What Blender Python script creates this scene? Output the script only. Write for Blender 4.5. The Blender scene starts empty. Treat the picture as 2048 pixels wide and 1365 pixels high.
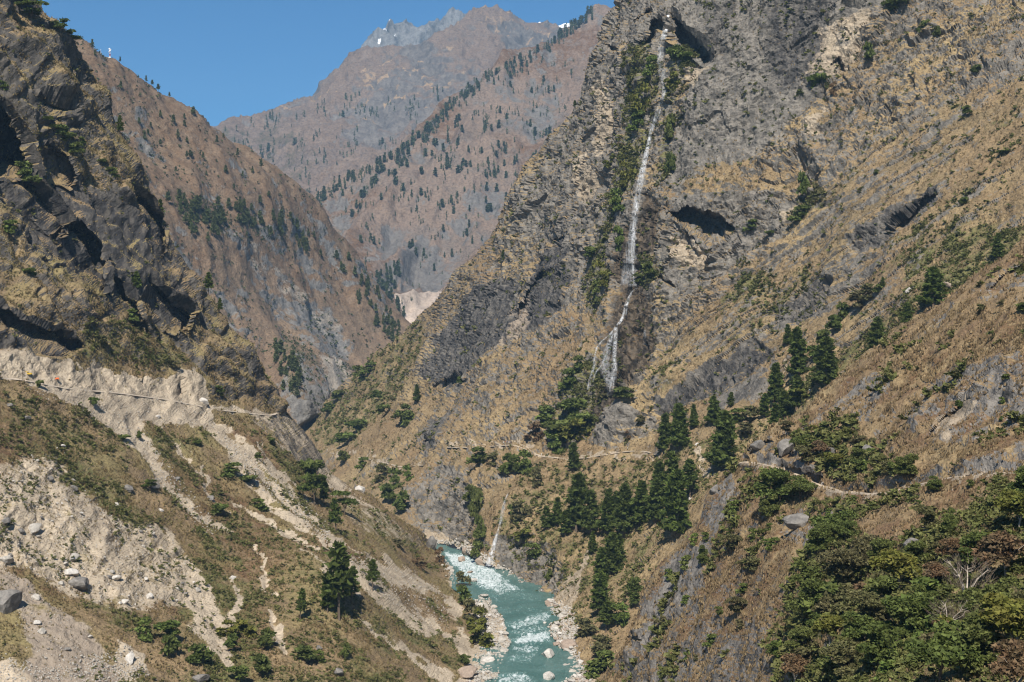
import bpy, bmesh, math, random
import numpy as np
from mathutils import Vector, Matrix, noise as mnoise

random.seed(7)
RNG = np.random.default_rng(11)
SC = bpy.context.scene
COL = SC.collection

# ------------------------------------------------------------------ camera
F = 2813.0                                   # focal length in photo pixels (2048 wide)
HV = 620.0                                   # horizon row of the photo
CZ = 160.0                                   # camera height above the river
PITCH = -math.atan((682.5 - HV) / F)
cam = bpy.data.cameras.new('camera')
cam.sensor_width = 36.0
cam.lens = 36.0 * F / 2048.0
cam.clip_start = 1.0
cam.clip_end = 60000.0
camo = bpy.data.objects.new('camera', cam)
COL.objects.link(camo)
camo.location = (0, 0, CZ)
camo.rotation_euler = (math.pi / 2 + PITCH, 0, 0)
SC.camera = camo

# ------------------------------------------------------------------ sun and sky
SUN_EL, SUN_AZ = math.radians(46), math.radians(6)      # high behind the camera, a little to its left
to_sun = Vector((-math.sin(SUN_AZ) * math.cos(SUN_EL), -math.cos(SUN_AZ) * math.cos(SUN_EL), math.sin(SUN_EL)))
sl = bpy.data.lights.new('sun', 'SUN')
sl.energy = 4.9
sl.angle = math.radians(0.5)
sl.color = (1.0, 0.945, 0.86)
so = bpy.data.objects.new('sun', sl)
COL.objects.link(so)
so.rotation_euler = (-to_sun).to_track_quat('-Z', 'Y').to_euler()
so.location = (0, -50, 900)
W = bpy.data.worlds.new('World')
SC.world = W
W.use_nodes = True
wn = W.node_tree.nodes
wl = W.node_tree.links
bg = wn['Background']
sky = wn.new('ShaderNodeTexSky')
sky.sky_type = 'NISHITA'
sky.sun_disc = False
sky.sun_elevation = SUN_EL
sky.sun_rotation = math.atan2(to_sun.x, to_sun.y)
sky.altitude = 1800
sky.air_density = 0.9
sky.dust_density = 0.0
sky.ozone_density = 10.0
bg.inputs['Strength'].default_value = 0.070
tint = wn.new('ShaderNodeMix')
tint.data_type = 'RGBA'
tint.blend_type = 'MULTIPLY'
tint.inputs[0].default_value = 1.0
tint.inputs[7].default_value = (0.50, 0.96, 1.0, 1)
wl.new(sky.outputs['Color'], tint.inputs[6])
wl.new(tint.outputs[2], bg.inputs['Color'])
SC.view_settings.view_transform = 'Standard'
SC.view_settings.look = 'None'
SC.view_settings.exposure = 0.48
SC.view_settings.gamma = 1.0
SC.view_settings.use_curve_mapping = False
SC.cycles.use_denoising = True
SC.cycles.filter_width = 1.15
SC.cycles.max_bounces = 4
SC.cycles.diffuse_bounces = 2
SC.cycles.glossy_bounces = 1
SC.cycles.transparent_max_bounces = 8
SC.cycles.volume_bounces = 0

# ------------------------------------------------------------------ helpers: points
cp, sp = math.cos(PITCH), math.sin(PITCH)


def ray(u, v):
    a = (np.asarray(u, float) - 1024.0) / F
    b = (682.5 - np.asarray(v, float)) / F
    y = cp - sp * b
    z = sp + cp * b
    return a / y, z / y            # per metre of forward distance (y)


def P3(u, v, D):
    a, b = ray(u, v)
    D = np.asarray(D, float)
    return np.stack([a * D, D + 0 * a, CZ + b * D], -1)


def pix(P):
    """photo pixel of a world point, to look up the terrain under a place in the photo"""
    x, y, z = P[..., 0], P[..., 1], P[..., 2] - CZ
    fw = y * cp + z * sp
    up = -y * sp + z * cp
    return 1024 + F * x / fw, 682.5 - F * up / fw


# ------------------------------------------------------------------ helpers: noise
_perm = RNG.permutation(256).astype(np.int32)
_perm = np.concatenate([_perm, _perm, _perm])
_g = RNG.normal(size=(256, 3)).astype(np.float32)
_g /= np.linalg.norm(_g, axis=1, keepdims=True)


def perlin(P):
    P = np.asarray(P, np.float32)
    I = np.floor(P).astype(np.int32)
    fr = P - I
    I &= 255
    w = fr * fr * fr * (fr * (fr * 6 - 15) + 10)
    x0, y0, z0 = fr[:, 0], fr[:, 1], fr[:, 2]
    out = 0
    for dx in (0, 1):
        A = _perm[I[:, 0] + dx]
        wx = w[:, 0] if dx else 1 - w[:, 0]
        for dy in (0, 1):
            B = _perm[A + I[:, 1] + dy]
            wy = wx * (w[:, 1] if dy else 1 - w[:, 1])
            for dz in (0, 1):
                g = _g[_perm[B + I[:, 2] + dz]]
                wz = wy * (w[:, 2] if dz else 1 - w[:, 2])
                out = out + wz * (g[:, 0] * (x0 - dx) + g[:, 1] * (y0 - dy) + g[:, 2] * (z0 - dz))
    return out * 1.6


def fbm(P, scale, octs=3, gain=0.5, seed=0.0):
    s = 0
    a = 1.0
    Q = P / scale + seed
    for _ in range(octs):
        s = s + a * perlin(Q)
        Q = Q * 2.03 + 7.1
        a *= gain
    return s


def ridged(P, scale, octs=3, gain=0.5, seed=0.0):
    s = 0
    a = 1.0
    Q = P / scale + seed
    for _ in range(octs):
        s = s + a * (1 - np.abs(perlin(Q)) * 2.2)
        Q = Q * 2.03 + 5.3
        a *= gain
    return s - s.mean()


def hash1(i):
    i = i.astype(np.int64) & 0x7fffffff
    h = (i * 2654435761) & 0xffffffff
    h ^= h >> 15
    h = (h * 2246822519) & 0xffffffff
    h ^= h >> 13
    return (h & 0xffff).astype(np.float32) / 65535.0


def blocks(Q, sizes):
    """jointed rock: a random step for each block of a bedded, offset lattice (Q = coordinates along the three axes)"""
    c = np.floor(Q[:, 2] / sizes[2])
    b = np.floor(Q[:, 1] / sizes[1] + hash1(c * 17 + 3))
    a = np.floor(Q[:, 0] / sizes[0] + hash1(b * 131 + c * 29))
    return hash1(a * 7919 + b * 104729 + c * 1299709 + 11)


def smooth(x, a, b):
    t = np.clip((x - a) / (b - a), 0, 1)
    return t * t * (3 - 2 * t)


def inpoly(U, V, poly):
    p = np.asarray(poly, float)
    inside = np.zeros(U.shape, bool)
    j = len(p) - 1
    for i in range(len(p)):
        yi, yj = p[i, 1], p[j, 1]
        if yi != yj:
            c = ((yi > V) != (yj > V)) & (U < (p[j, 0] - p[i, 0]) * (V - yi) / (yj - yi) + p[i, 0])
            inside ^= c
        j = i
    return inside


def polyline_dist(U, V, line):
    """distance to a polyline, nearest point and the fraction along it"""
    best = np.full(U.shape, 1e9)
    qx = np.zeros(U.shape)
    qy = np.zeros(U.shape)
    tt = np.zeros(U.shape)
    L = np.asarray(line, float)
    for i in range(len(L) - 1):
        a, b = L[i], L[i + 1]
        d = b - a
        n = d @ d
        if n == 0:
            continue
        t = np.clip(((U - a[0]) * d[0] + (V - a[1]) * d[1]) / n, 0, 1)
        x = a[0] + t * d[0]
        y = a[1] + t * d[1]
        r = np.hypot(U - x, V - y)
        m = r < best
        best = np.where(m, r, best)
        qx = np.where(m, x, qx)
        qy = np.where(m, y, qy)
        tt = np.where(m, (i + t) / (len(L) - 1), tt)
    return best, qx, qy, tt


def polymask(U, V, poly, soft=8.0):
    """1 inside, 0 outside, blended over soft"""
    pad = soft + 2
    p = np.asarray(poly, float)
    out = np.zeros(U.shape, np.float32)
    m = (U > p[:, 0].min() - pad) & (U < p[:, 0].max() + pad) & (V > p[:, 1].min() - pad) & (V < p[:, 1].max() + pad)
    if not m.any():
        return out
    u, v = U[m], V[m]
    d = polyline_dist(u, v, np.vstack([p, p[:1]]))[0]
    d = np.where(inpoly(u, v, p), d, -d)
    out[m] = smooth(d, -soft * 0.5, soft * 0.5)
    return out


def linemask(U, V, line, w):
    """stripe of half width w (a number, or one for each vertex)"""
    L = np.asarray(line, float)
    w = np.broadcast_to(np.asarray(w, float), (len(L),))
    pad = w.max() * 1.6 + 2
    out = np.zeros(U.shape, np.float32)
    m = (U > L[:, 0].min() - pad) & (U < L[:, 0].max() + pad) & (V > L[:, 1].min() - pad) & (V < L[:, 1].max() + pad)
    if not m.any():
        return out
    d, _, _, t = polyline_dist(U[m], V[m], L)
    ww = np.interp(t * (len(L) - 1), np.arange(len(L)), w)
    out[m] = 1 - smooth(d / ww, 0.6, 1.3)
    return out


class TPS:
    """thin-plate spline through control points; planes are exact because it fits inverse distance"""

    def __init__(s, pts):
        p = np.asarray(pts, float)
        s.c = p[:, :2] / 1000.0
        n = len(p)
        y = 1.0 / p[:, 2]
        K = s.k(s.c, s.c) + np.eye(n) * 2e-4
        Pm = np.c_[np.ones(n), s.c]
        A = np.zeros((n + 3, n + 3))
        A[:n, :n] = K
        A[:n, n:] = Pm
        A[n:, :n] = Pm.T
        s.sc = y.mean()
        s.w = np.linalg.solve(A, np.r_[y / s.sc, 0, 0, 0])

    @staticmethod
    def k(a, b):
        r2 = ((a[:, None, :] - b[None, :, :]) ** 2).sum(-1)
        return 0.5 * r2 * np.log(r2 + 1e-12)

    def __call__(s, U, V):
        q = np.stack([np.ravel(U), np.ravel(V)], -1) / 1000.0
        out = np.empty(len(q))
        n = len(s.c)
        for i in range(0, len(q), 40000):
            qq = q[i:i + 40000]
            out[i:i + 40000] = s.k(qq, s.c) @ s.w[:n] + s.w[n] + qq @ s.w[n + 1:]
        return (1.0 / (np.clip(out, 0.02, None) * s.sc)).reshape(np.shape(U))


# ------------------------------------------------------------------ helpers: objects
def mesh_np(name, V, Fq, mats=(), attrs=None, smooth_shade=True, matidx=None):
    me = bpy.data.meshes.new(name)
    V = np.ascontiguousarray(V, np.float32)
    Fq = np.ascontiguousarray(Fq, np.int32)
    k = Fq.shape[1]
    me.vertices.add(len(V))
    me.vertices.foreach_set('co', V.ravel())
    me.loops.add(Fq.size)
    me.loops.foreach_set('vertex_index', Fq.ravel())
    me.polygons.add(len(Fq))
    me.polygons.foreach_set('loop_start', np.arange(0, Fq.size, k, dtype=np.int32))
    me.polygons.foreach_set('loop_total', np.full(len(Fq), k, np.int32))
    me.polygons.foreach_set('use_smooth', np.full(len(Fq), smooth_shade, bool))
    if matidx is not None:
        me.polygons.foreach_set('material_index', np.asarray(matidx, np.int32))
    me.update(calc_edges=True)
    for m in mats:
        me.materials.append(m)
    for a, val in (attrs or {}).items():
        at = me.attributes.new(a, 'FLOAT', 'POINT')
        at.data.foreach_set('value', np.ascontiguousarray(val, np.float32))
    return me


def add(name, me, parent=None, loc=None, label=None, cat=None, group=None, kind=None):
    o = bpy.data.objects.new(name, me)
    COL.objects.link(o)
    if parent is not None:
        o.parent = parent
    if loc is not None:
        o.location = loc
    tag(o, label, cat, group, kind)
    return o


def tag(o, label=None, cat=None, group=None, kind=None):
    for k, v in (('label', label), ('category', cat), ('group', group), ('kind', kind)):
        if v:
            o[k] = v
    return o


class MB:
    """collects tubes, boxes and faces for one mesh"""

    def __init__(s):
        s.v, s.f = [], []

    def quad(s, pts):
        n = len(s.v)
        s.v += [tuple(p) for p in pts]
        s.f.append(tuple(range(n, n + len(pts))))

    def tube(s, pts, rad, n=6, cap=True):
        rings = []
        pts = [Vector(p) for p in pts]
        for i, p in enumerate(pts):
            d = (pts[min(i + 1, len(pts) - 1)] - pts[max(i - 1, 0)]).normalized()
            a = d.orthogonal().normalized()
            b = d.cross(a)
            if i == 0:
                pa = a
            else:
                a = (pa - d * pa.dot(d)).normalized()
                b = d.cross(a)
                pa = a
            r = rad[i] if hasattr(rad, '__len__') else rad
            k = len(s.v)
            for j in range(n):
                t = 2 * math.pi * j / n
                s.v.append(tuple(p + (a * math.cos(t) + b * math.sin(t)) * r))
            rings.append(k)
        for i in range(len(rings) - 1):
            for j in range(n):
                s.f.append((rings[i] + j, rings[i] + (j + 1) % n, rings[i + 1] + (j + 1) % n, rings[i + 1] + j))
        if cap:
            s.f.append(tuple(rings[0] + j for j in reversed(range(n))))
            s.f.append(tuple(rings[-1] + j for j in range(n)))

    def box(s, c, size, rot=None):
        cx, cy, cz = c
        x, y, z = (q / 2 for q in size)
        pts = [Vector((a * x, b * y, d * z)) for a in (-1, 1) for b in (-1, 1) for d in (-1, 1)]
        if rot:
            pts = [rot @ p for p in pts]
        k = len(s.v)
        s.v += [(p.x + cx, p.y + cy, p.z + cz) for p in pts]
        for f in ((0, 1, 3, 2), (4, 6, 7, 5), (0, 4, 5, 1), (2, 3, 7, 6), (0, 2, 6, 4), (1, 5, 7, 3)):
            s.f.append(tuple(k + i for i in f))

    def mesh(s, name, mat, smooth_shade=False):
        me = bpy.data.meshes.new(name)
        me.from_pydata(s.v, [], s.f)
        me.update()
        if smooth_shade:
            me.polygons.foreach_set('use_smooth', np.ones(len(me.polygons), bool))
        me.materials.append(mat)
        return me


# ------------------------------------------------------------------ materials
def new_mat(name):
    m = bpy.data.materials.new(name)
    m.use_nodes = True
    nt = m.node_tree
    b = nt.nodes['Principled BSDF']
    b.inputs['Roughness'].default_value = 0.9
    b.inputs['Specular IOR Level'].default_value = 0.15
    return m, nt, b


class NG:
    """tiny node builder"""

    def __init__(s, nt):
        s.nt = nt

    def n(s, t, **kw):
        x = s.nt.nodes.new(t)
        for k, v in kw.items():
            setattr(x, k, v)
        return x

    def l(s, a, b):
        s.nt.links.new(a, b)

    def val(s, x, sock):
        if isinstance(x, (int, float)):
            sock.default_value = x
        elif isinstance(x, tuple):
            sock.default_value = x if len(x) == 4 or sock.type != 'RGBA' else (*x, 1)
        else:
            s.l(x, sock)

    def math(s, op, a, b=0.0, c=None, clamp=False):
        x = s.n('ShaderNodeMath', operation=op, use_clamp=clamp)
        s.val(a, x.inputs[0])
        s.val(b, x.inputs[1])
        if c is not None:
            s.val(c, x.inputs[2])
        return x.outputs[0]

    def mix(s, f, a, b, blend='MIX'):
        x = s.n('ShaderNodeMix', data_type='RGBA', blend_type=blend)
        s.val(f, x.inputs[0])
        s.val(a, x.inputs[6])
        s.val(b, x.inputs[7])
        return x.outputs[2]

    def noise(s, vec, scale, detail=3.0, rough=0.55, dist=0.0):
        x = s.n('ShaderNodeTexNoise')
        s.l(vec, x.inputs['Vector'])
        x.inputs['Scale'].default_value = scale
        x.inputs['Detail'].default_value = detail
        x.inputs['Roughness'].default_value = rough
        x.inputs['Distortion'].default_value = dist
        return x.outputs['Fac']

    def range(s, x, a, b, c=0.0, d=1.0):
        m = s.n('ShaderNodeMapRange', interpolation_type='SMOOTHSTEP')
        s.val(x, m.inputs[0])
        for i, q in enumerate((a, b, c, d)):
            m.inputs[i + 1].default_value = q
        return m.outputs[0]

    def attr(s, name):
        x = s.n('ShaderNodeAttribute')
        x.attribute_name = name
        return x.outputs['Fac']

    def ramp(s, f, stops):
        x = s.n('ShaderNodeValToRGB')
        e = x.color_ramp.elements
        while len(e) > 1:
            e.remove(e[-1])
        e[0].position = stops[0][0]
        e[0].color = (*stops[0][1], 1)
        for p, c in stops[1:]:
            k = e.new(p)
            k.color = (*c, 1)
        s.l(f, x.inputs[0])
        return x.outputs[0]


def terrain_mat(name, k, grassA, grassB, grassC, rockA, rockB, green, nzw=0.9, bump=0.6, streak=(0, 0, 0), pale=(0.40, 0.33, 0.25)):
    """dry grass, bare rock, scree and low green growth blended by the slope, by the terrain's own masks and by noise; k = size of the grain in metres"""
    m, nt, b = new_mat(name)
    g = NG(nt)
    co = g.n('ShaderNodeNewGeometry')
    pos = co.outputs['Position']
    sepn = g.n('ShaderNodeSeparateXYZ')
    g.l(co.outputs['Normal'], sepn.inputs[0])
    nz = sepn.outputs['Z']
    nA = g.noise(pos, 1 / (60 * k), 4)
    nB = g.noise(pos, 1 / (9 * k), 4, 0.65)
    nC = g.noise(pos, 1 / (1.6 * k), 3, 0.7)
    nD = g.noise(pos, 1 / (22 * k), 4, 0.6)
    # grass
    gr = g.mix(g.range(nA, 0.4, 0.62), grassA, grassB)
    gr = g.mix(g.range(nD, 0.47, 0.66), gr, grassC)
    rust = g.attr('rust')
    gr = g.mix(g.math('MULTIPLY', rust, g.range(nB, 0.35, 0.6)), gr, (0.135, 0.078, 0.042))
    gm = g.attr('green')
    gsel = g.range(g.math('ADD', gm, g.math('MULTIPLY', g.math('SUBTRACT', nB, 0.5), 1.5)), 0.35, 0.75)
    gr = g.mix(gsel, gr, green)
    gr = g.mix(1.0, gr, g.ramp(nC, [(0.28, (0.45, 0.45, 0.45)), (0.5, (1, 1, 1)), (0.75, (1.35, 1.33, 1.25))]), 'MULTIPLY')
    # rock
    mp = g.n('ShaderNodeMapping')
    g.l(pos, mp.inputs[0])
    mp.inputs['Rotation'].default_value = streak
    mp.inputs['Scale'].default_value = (1 / (3.5 * k), 1 / (3.5 * k), 1 / (14 * k))
    st = g.noise(mp.outputs[0], 1.0, 4, 0.6)
    rk = g.mix(g.range(g.math('ADD', g.math('MULTIPLY', st, 0.6), g.math('MULTIPLY', nB, 0.4)), 0.36, 0.62), rockA, rockB)
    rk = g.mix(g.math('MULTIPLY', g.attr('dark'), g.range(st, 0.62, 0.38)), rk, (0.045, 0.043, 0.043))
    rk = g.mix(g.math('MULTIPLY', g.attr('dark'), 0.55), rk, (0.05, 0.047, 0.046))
    rk = g.mix(1.0, rk, g.ramp(nC, [(0.25, (0.6, 0.6, 0.6)), (0.5, (1, 1, 1)), (0.8, (1.3, 1.3, 1.28))]), 'MULTIPLY')
    # which
    ra = g.attr('rock')
    sel = g.math('ADD', ra, g.math('MULTIPLY', g.math('SUBTRACT', nB, 0.5), 1.1))
    sel = g.math('ADD', sel, g.math('MULTIPLY', g.math('SUBTRACT', nC, 0.5), 0.6))
    sel = g.math('ADD', sel, g.math('MULTIPLY', g.math('SUBTRACT', 0.52, nz), nzw))
    colr = g.mix(g.range(sel, 0.42, 0.58), gr, rk)
    # scree, cut earth, fresh rock
    pa = g.attr('pale')
    psel = g.math('ADD', pa, g.math('MULTIPLY', g.math('SUBTRACT', nB, 0.5), 1.3))
    psel = g.math('ADD', psel, g.math('MULTIPLY', g.math('SUBTRACT', nD, 0.5), 0.7))
    psel = g.math('ADD', psel, g.math('MULTIPLY', g.math('SUBTRACT', nC, 0.5), 0.5))
    pc = g.mix(g.range(nD, 0.35, 0.65), pale, tuple(x * 0.72 for x in pale))
    pc = g.mix(1.0, pc, g.ramp(nC, [(0.25, (0.62, 0.6, 0.58)), (0.5, (1, 1, 1)), (0.75, (1.2, 1.2, 1.2))]), 'MULTIPLY')
    pc = g.mix(g.math('MULTIPLY', g.attr('dark'), 0.75), pc, (0.255, 0.205, 0.160))
    colr = g.mix(g.range(psel, 0.32, 0.66), colr, pc)
    # wet black rock behind the falls
    wt = g.attr('wet')
    colr = g.mix(g.range(g.math('ADD', wt, g.math('ADD', g.math('MULTIPLY', g.math('SUBTRACT', nD, 0.5), 1.2), g.math('MULTIPLY', g.math('SUBTRACT', st, 0.5), 1.4))), 0.25, 0.8), colr,
                 g.mix(1.0, colr, g.mix(g.range(st, 0.4, 0.6), (0.20, 0.18, 0.16), (0.55, 0.47, 0.38)), 'MULTIPLY'))
    g.l(g.math('MULTIPLY_ADD', wt, -0.45, 0.92), b.inputs['Roughness'])
    g.l(colr, b.inputs['Base Color'])
    bp = g.n('ShaderNodeBump')
    bp.inputs['Strength'].default_value = bump
    bp.inputs['Distance'].default_value = 1.6 * k
    g.l(g.math('ADD', g.math('MULTIPLY', nB, 1.6), g.math('ADD', g.math('MULTIPLY', nC, 0.7), g.math('MULTIPLY', st, 0.2))), bp.inputs['Height'])
    g.l(bp.outputs[0], b.inputs['Normal'])
    return m


def plain(name, c, rough=0.8, var=0.25, scale=0.5, spec=0.2, metal=0.0):
    m, nt, b = new_mat(name)
    g = NG(nt)
    tc = g.n('ShaderNodeTexCoord')
    n = g.noise(tc.outputs['Object'], scale, 4, 0.6)
    g.l(g.mix(1.0, c, g.ramp(n, [(0.3, (1 - var,) * 3), (0.7, (1 + var,) * 3)]), 'MULTIPLY'), b.inputs['Base Color'])
    b.inputs['Roughness'].default_value = rough
    b.inputs['Specular IOR Level'].default_value = spec
    b.inputs['Metallic'].default_value = metal
    return m


def leafmat(name, cA, cB, cC, scale=0.5, trans=0.25):
    m, nt, b = new_mat(name)
    g = NG(nt)
    tc = g.n('ShaderNodeNewGeometry')
    oi = g.n('ShaderNodeObjectInfo')
    n = g.noise(tc.outputs['Position'], scale, 3, 0.6)
    c = g.mix(g.range(n, 0.35, 0.65), cA, cB)
    c = g.mix(g.math('MULTIPLY', oi.outputs['Random'], 0.6), c, cC)
    isl = g.math('MULTIPLY_ADD', tc.outputs['Random Per Island'], 0.9, 0.55)
    cc = g.n('ShaderNodeCombineColor')
    for i in range(3):
        g.l(isl, cc.inputs[i])
    c = g.mix(1.0, c, cc.outputs[0], 'MULTIPLY')
    g.l(c, b.inputs['Base Color'])
    b.inputs['Roughness'].default_value = 0.7
    tr = g.n('ShaderNodeBsdfTranslucent')
    g.l(c, tr.inputs['Color'])
    mx = g.n('ShaderNodeMixShader')
    mx.inputs[0].default_value = trans
    g.l(b.outputs[0], mx.inputs[1])
    g.l(tr.outputs[0], mx.inputs[2])
    g.l(mx.outputs[0], nt.nodes['Material Output'].inputs['Surface'])
    return m


# ------------------------------------------------------------------ terrain sheets
class Layer:
    pass


LAYERS = {}


def build_layer(name, ctrl, poly, sil, step, band, rnd, disp, paint, mat, caves=(), backk=1.6, kind='structure', label=None, flat=False, warp=12, soft=0):
    """one hillside: a smooth surface through surveyed points, cut by its ridge line, rolled over behind the ridge, then
    displaced along its own normal by gullies, beds and joints"""
    p = np.asarray(poly, float)
    us = np.arange(p[:, 0].min() - band, p[:, 0].max() + band, step)
    vs = np.arange(p[:, 1].min() - band, p[:, 1].max() + band, step)
    U, V = np.meshgrid(us, vs)
    ins = inpoly(U, V, p)
    dist, qx, qy, _ = polyline_dist(U, V, sil)
    keep = ins | (dist < band)
    tps = TPS(ctrl)
    # coarse evaluation of the spline, then linear up-sampling
    cs = 5
    uc = np.arange(us[0], us[-1] + step * cs, step * cs)
    vc = np.arange(vs[0], vs[-1] + step * cs, step * cs)
    UC, VC = np.meshgrid(uc, vc)
    inv = 1.0 / tps(UC, VC)

    def lookup(a, b):
        x = np.clip((a - uc[0]) / (step * cs), 0, len(uc) - 1.001)
        y = np.clip((b - vc[0]) / (step * cs), 0, len(vc) - 1.001)
        i, j = x.astype(int), y.astype(int)
        fx, fy = x - i, y - j
        return 1.0 / ((inv[j, i] * (1 - fx) + inv[j, i + 1] * fx) * (1 - fy) + (inv[j + 1, i] * (1 - fx) + inv[j + 1, i + 1] * fx) * fy)

    D = lookup(U, V)
    for cp_, roof, amp in caves:
        m = (U > min(q[0] for q in cp_) - 2) & (U < max(q[0] for q in cp_) + 2) & (V > min(q[1] for q in cp_) - 2) & (V < max(q[1] for q in cp_) + 2)
        if not m.any():
            continue
        u, v = U[m], V[m]
        wob = np.stack([perlin(np.stack([u / 17, v / 17, 0 * u + s], -1)) * 3.5 for s in (1.3, 8.1)], 0)
        u2, v2 = u + wob[0], v + wob[1]
        d1 = polyline_dist(u2, v2, roof)[0]
        d2 = polyline_dist(u2, v2, cp_ + [cp_[0]])[0]
        inn = inpoly(u2, v2, cp_)
        # distance to the floor of the hollow
        fl = [q for q in cp_ if q not in roof[1:-1]]
        k0 = cp_.index(roof[-1])
        rest = cp_[k0:] + [cp_[0]]
        d3 = polyline_dist(u2, v2, rest)[0]
        f = np.where(inn, d3 / (d1 + d3 + 1e-6), 0)
        f = np.minimum(f * 1.8, 1)
        dd = D[m]
        D[m] = dd + amp * f
    # rolled edge and the back of the ridge
    t = np.clip(dist / rnd, 0, 1)
    edge = (1 - np.sqrt(np.clip(1 - (1 - t) ** 2, 0, 1))) * rnd * D / F * 1.2
    P = P3(U, V, D)
    N = np.cross(np.gradient(P, axis=1), np.gradient(P, axis=0))
    N /= np.linalg.norm(N, axis=-1, keepdims=True) + 1e-9
    toc = np.array([0, 0, CZ]) - P
    N *= np.sign((N * toc).sum(-1, keepdims=True))
    D2 = D + edge
    Uf, Vf = U.copy(), V.copy()
    o = ~ins
    s = dist[o]
    Uf[o] = qx[o] + (qx[o] - U[o]) * 0.30
    Vf[o] = qy[o] + (qy[o] - V[o]) * 0.30
    Dq = lookup(qx[o], qy[o])
    D2[o] = Dq + rnd * Dq / F * 1.2 + s * Dq / F * backk
    P = P3(Uf, Vf, D2)
    idx = -np.ones(U.shape, np.int64)
    idx[keep] = np.arange(keep.sum())
    X = P[keep].astype(np.float32)
    NN = N[keep].astype(np.float32)
    u, v = U[keep], V[keep]
    dm = float(np.median(D[keep & (V > 0) & (V < 1365)]))
    w = dm / F
    Q = X / (w * 28)
    du = perlin(Q) * 10 + perlin(Q * 3.1 + 9) * 4
    dv = perlin(Q + 31.7) * 10 + perlin(Q * 3.1 + 77) * 4
    Q = X / (w * 75)
    du += perlin(Q + 51) * warp
    dv += perlin(Q + 91) * warp
    A = {a: np.zeros(len(X), np.float32) for a in ('rock', 'dark', 'pale', 'green', 'rust', 'wet')}
    paint(u + du, v + dv, X, A)
    gz = np.maximum(np.linalg.norm(np.gradient(P3(U, V, D), axis=1), axis=-1), np.linalg.norm(np.gradient(P3(U, V, D), axis=0), axis=-1))[keep] / (w * step)
    Layer.gz = np.clip(gz, 1, 6).astype(np.float32)
    d = disp(X, A, u, v)
    for _ in range(soft):
        G = np.zeros(U.shape, np.float32)
        M = keep.astype(np.float32)
        G[keep] = d
        for ax_ in (0, 1):
            G = G * 2 + np.roll(G, 1, ax_) + np.roll(G, -1, ax_)
            M = M * 2 + np.roll(M, 1, ax_) + np.roll(M, -1, ax_)
        d = (G / np.maximum(M, 1e-6))[keep]
    if soft:
        d = d + fbm(X, w * 6, 2, 0.6, seed=88) * w * 1.1
    back = o[keep]
    X = X + NN * d[:, None]
    q = idx[:-1, :-1], idx[:-1, 1:], idx[1:, 1:], idx[1:, :-1]
    ok = (q[0] >= 0) & (q[1] >= 0) & (q[2] >= 0) & (q[3] >= 0)
    faces = np.stack([a[ok] for a in q], -1)[:, ::-1]
    for a in A:
        A[a] = np.clip(A[a], 0, 1)
    me = mesh_np(name, X, faces, [mat], A, not flat)
    ob = add(name, me, label=label, kind=kind)
    L = Layer()
    L.X, L.N, L.A, L.u, L.v, L.back, L.idx, L.us, L.vs, L.step, L.faces, L.ob = X, NN, A, u, v, back, idx, us, vs, step, faces, ob
    # world area represented by one grid node
    L.area = (w * step) ** 2
    # which vertex shows at each place in the photo (nearest wins), to set things down on the real surface
    pu, pv = pix(X.astype(float))
    L.c = 3.5
    L.u0, L.v0 = us[0] - 60, vs[0] - 60
    gi = ((pu - L.u0) / L.c).astype(int)
    gj = ((pv - L.v0) / L.c).astype(int)
    W_, H_ = int((us[-1] - us[0] + 120) / L.c) + 2, int((vs[-1] - vs[0] + 120) / L.c) + 2
    good = (~back) & (gi >= 0) & (gj >= 0) & (gi < W_) & (gj < H_)
    od = np.argsort(-X[:, 1])
    od = od[good[od]]
    L.zb = -np.ones((H_, W_), np.int64)
    L.zb[gj[od], gi[od]] = od
    LAYERS[name] = L
    return L


def ground(name, u, v):
    """terrain point that shows at (u, v)"""
    L = LAYERS[name]
    H_, W_ = L.zb.shape
    i = min(max(int((u - L.u0) / L.c), 0), W_ - 1)
    j = min(max(int((v - L.v0) / L.c), 0), H_ - 1)
    k = L.zb[j, i]
    r = 1
    while k < 0 and r < 60:
        sub = L.zb[max(0, j - r):j + r + 1, max(0, i - r):i + r + 1]
        c = sub[sub >= 0]
        if len(c):
            k = c[len(c) // 2]
        r += 1
    D = float(L.X[k][1])
    if r == 1:
        return P3(u, v, D).astype(np.float32), L.N[k], k
    return L.X[k], L.N[k], k


def axes(n):
    n = np.asarray(n, float)
    n /= np.linalg.norm(n)
    a = np.cross(n, (0, 0, 1.0))
    a /= np.linalg.norm(a)
    b = np.cross(n, a)
    return np.stack([a, b, n], 0).astype(np.float32)


def rockwork(X, ax, s, amp, warp=0.35, seed=0.0):
    """stepped beds and joints at three sizes, s = thickness of the largest bed in metres"""
    Q = X @ ax.T
    wv = np.stack([fbm(X, s * 3.0, 2, seed=seed), fbm(X, s * 3.0, 2, seed=seed + 40), fbm(X, s * 4.0, 2, seed=seed + 80)], -1) * s * warp * 2
    Q = Q + wv
    d = (blocks(Q, (s * 4, s * 2.6, s)) - 0.5) * amp
    d += (blocks(Q + 13, (s * 1.5, s * 1.0, s * 0.42)) - 0.5) * amp * 0.5
    d += (blocks(Q + 31, (s * 0.55, s * 0.4, s * 0.18)) - 0.5) * amp * 0.24
    return d


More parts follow.
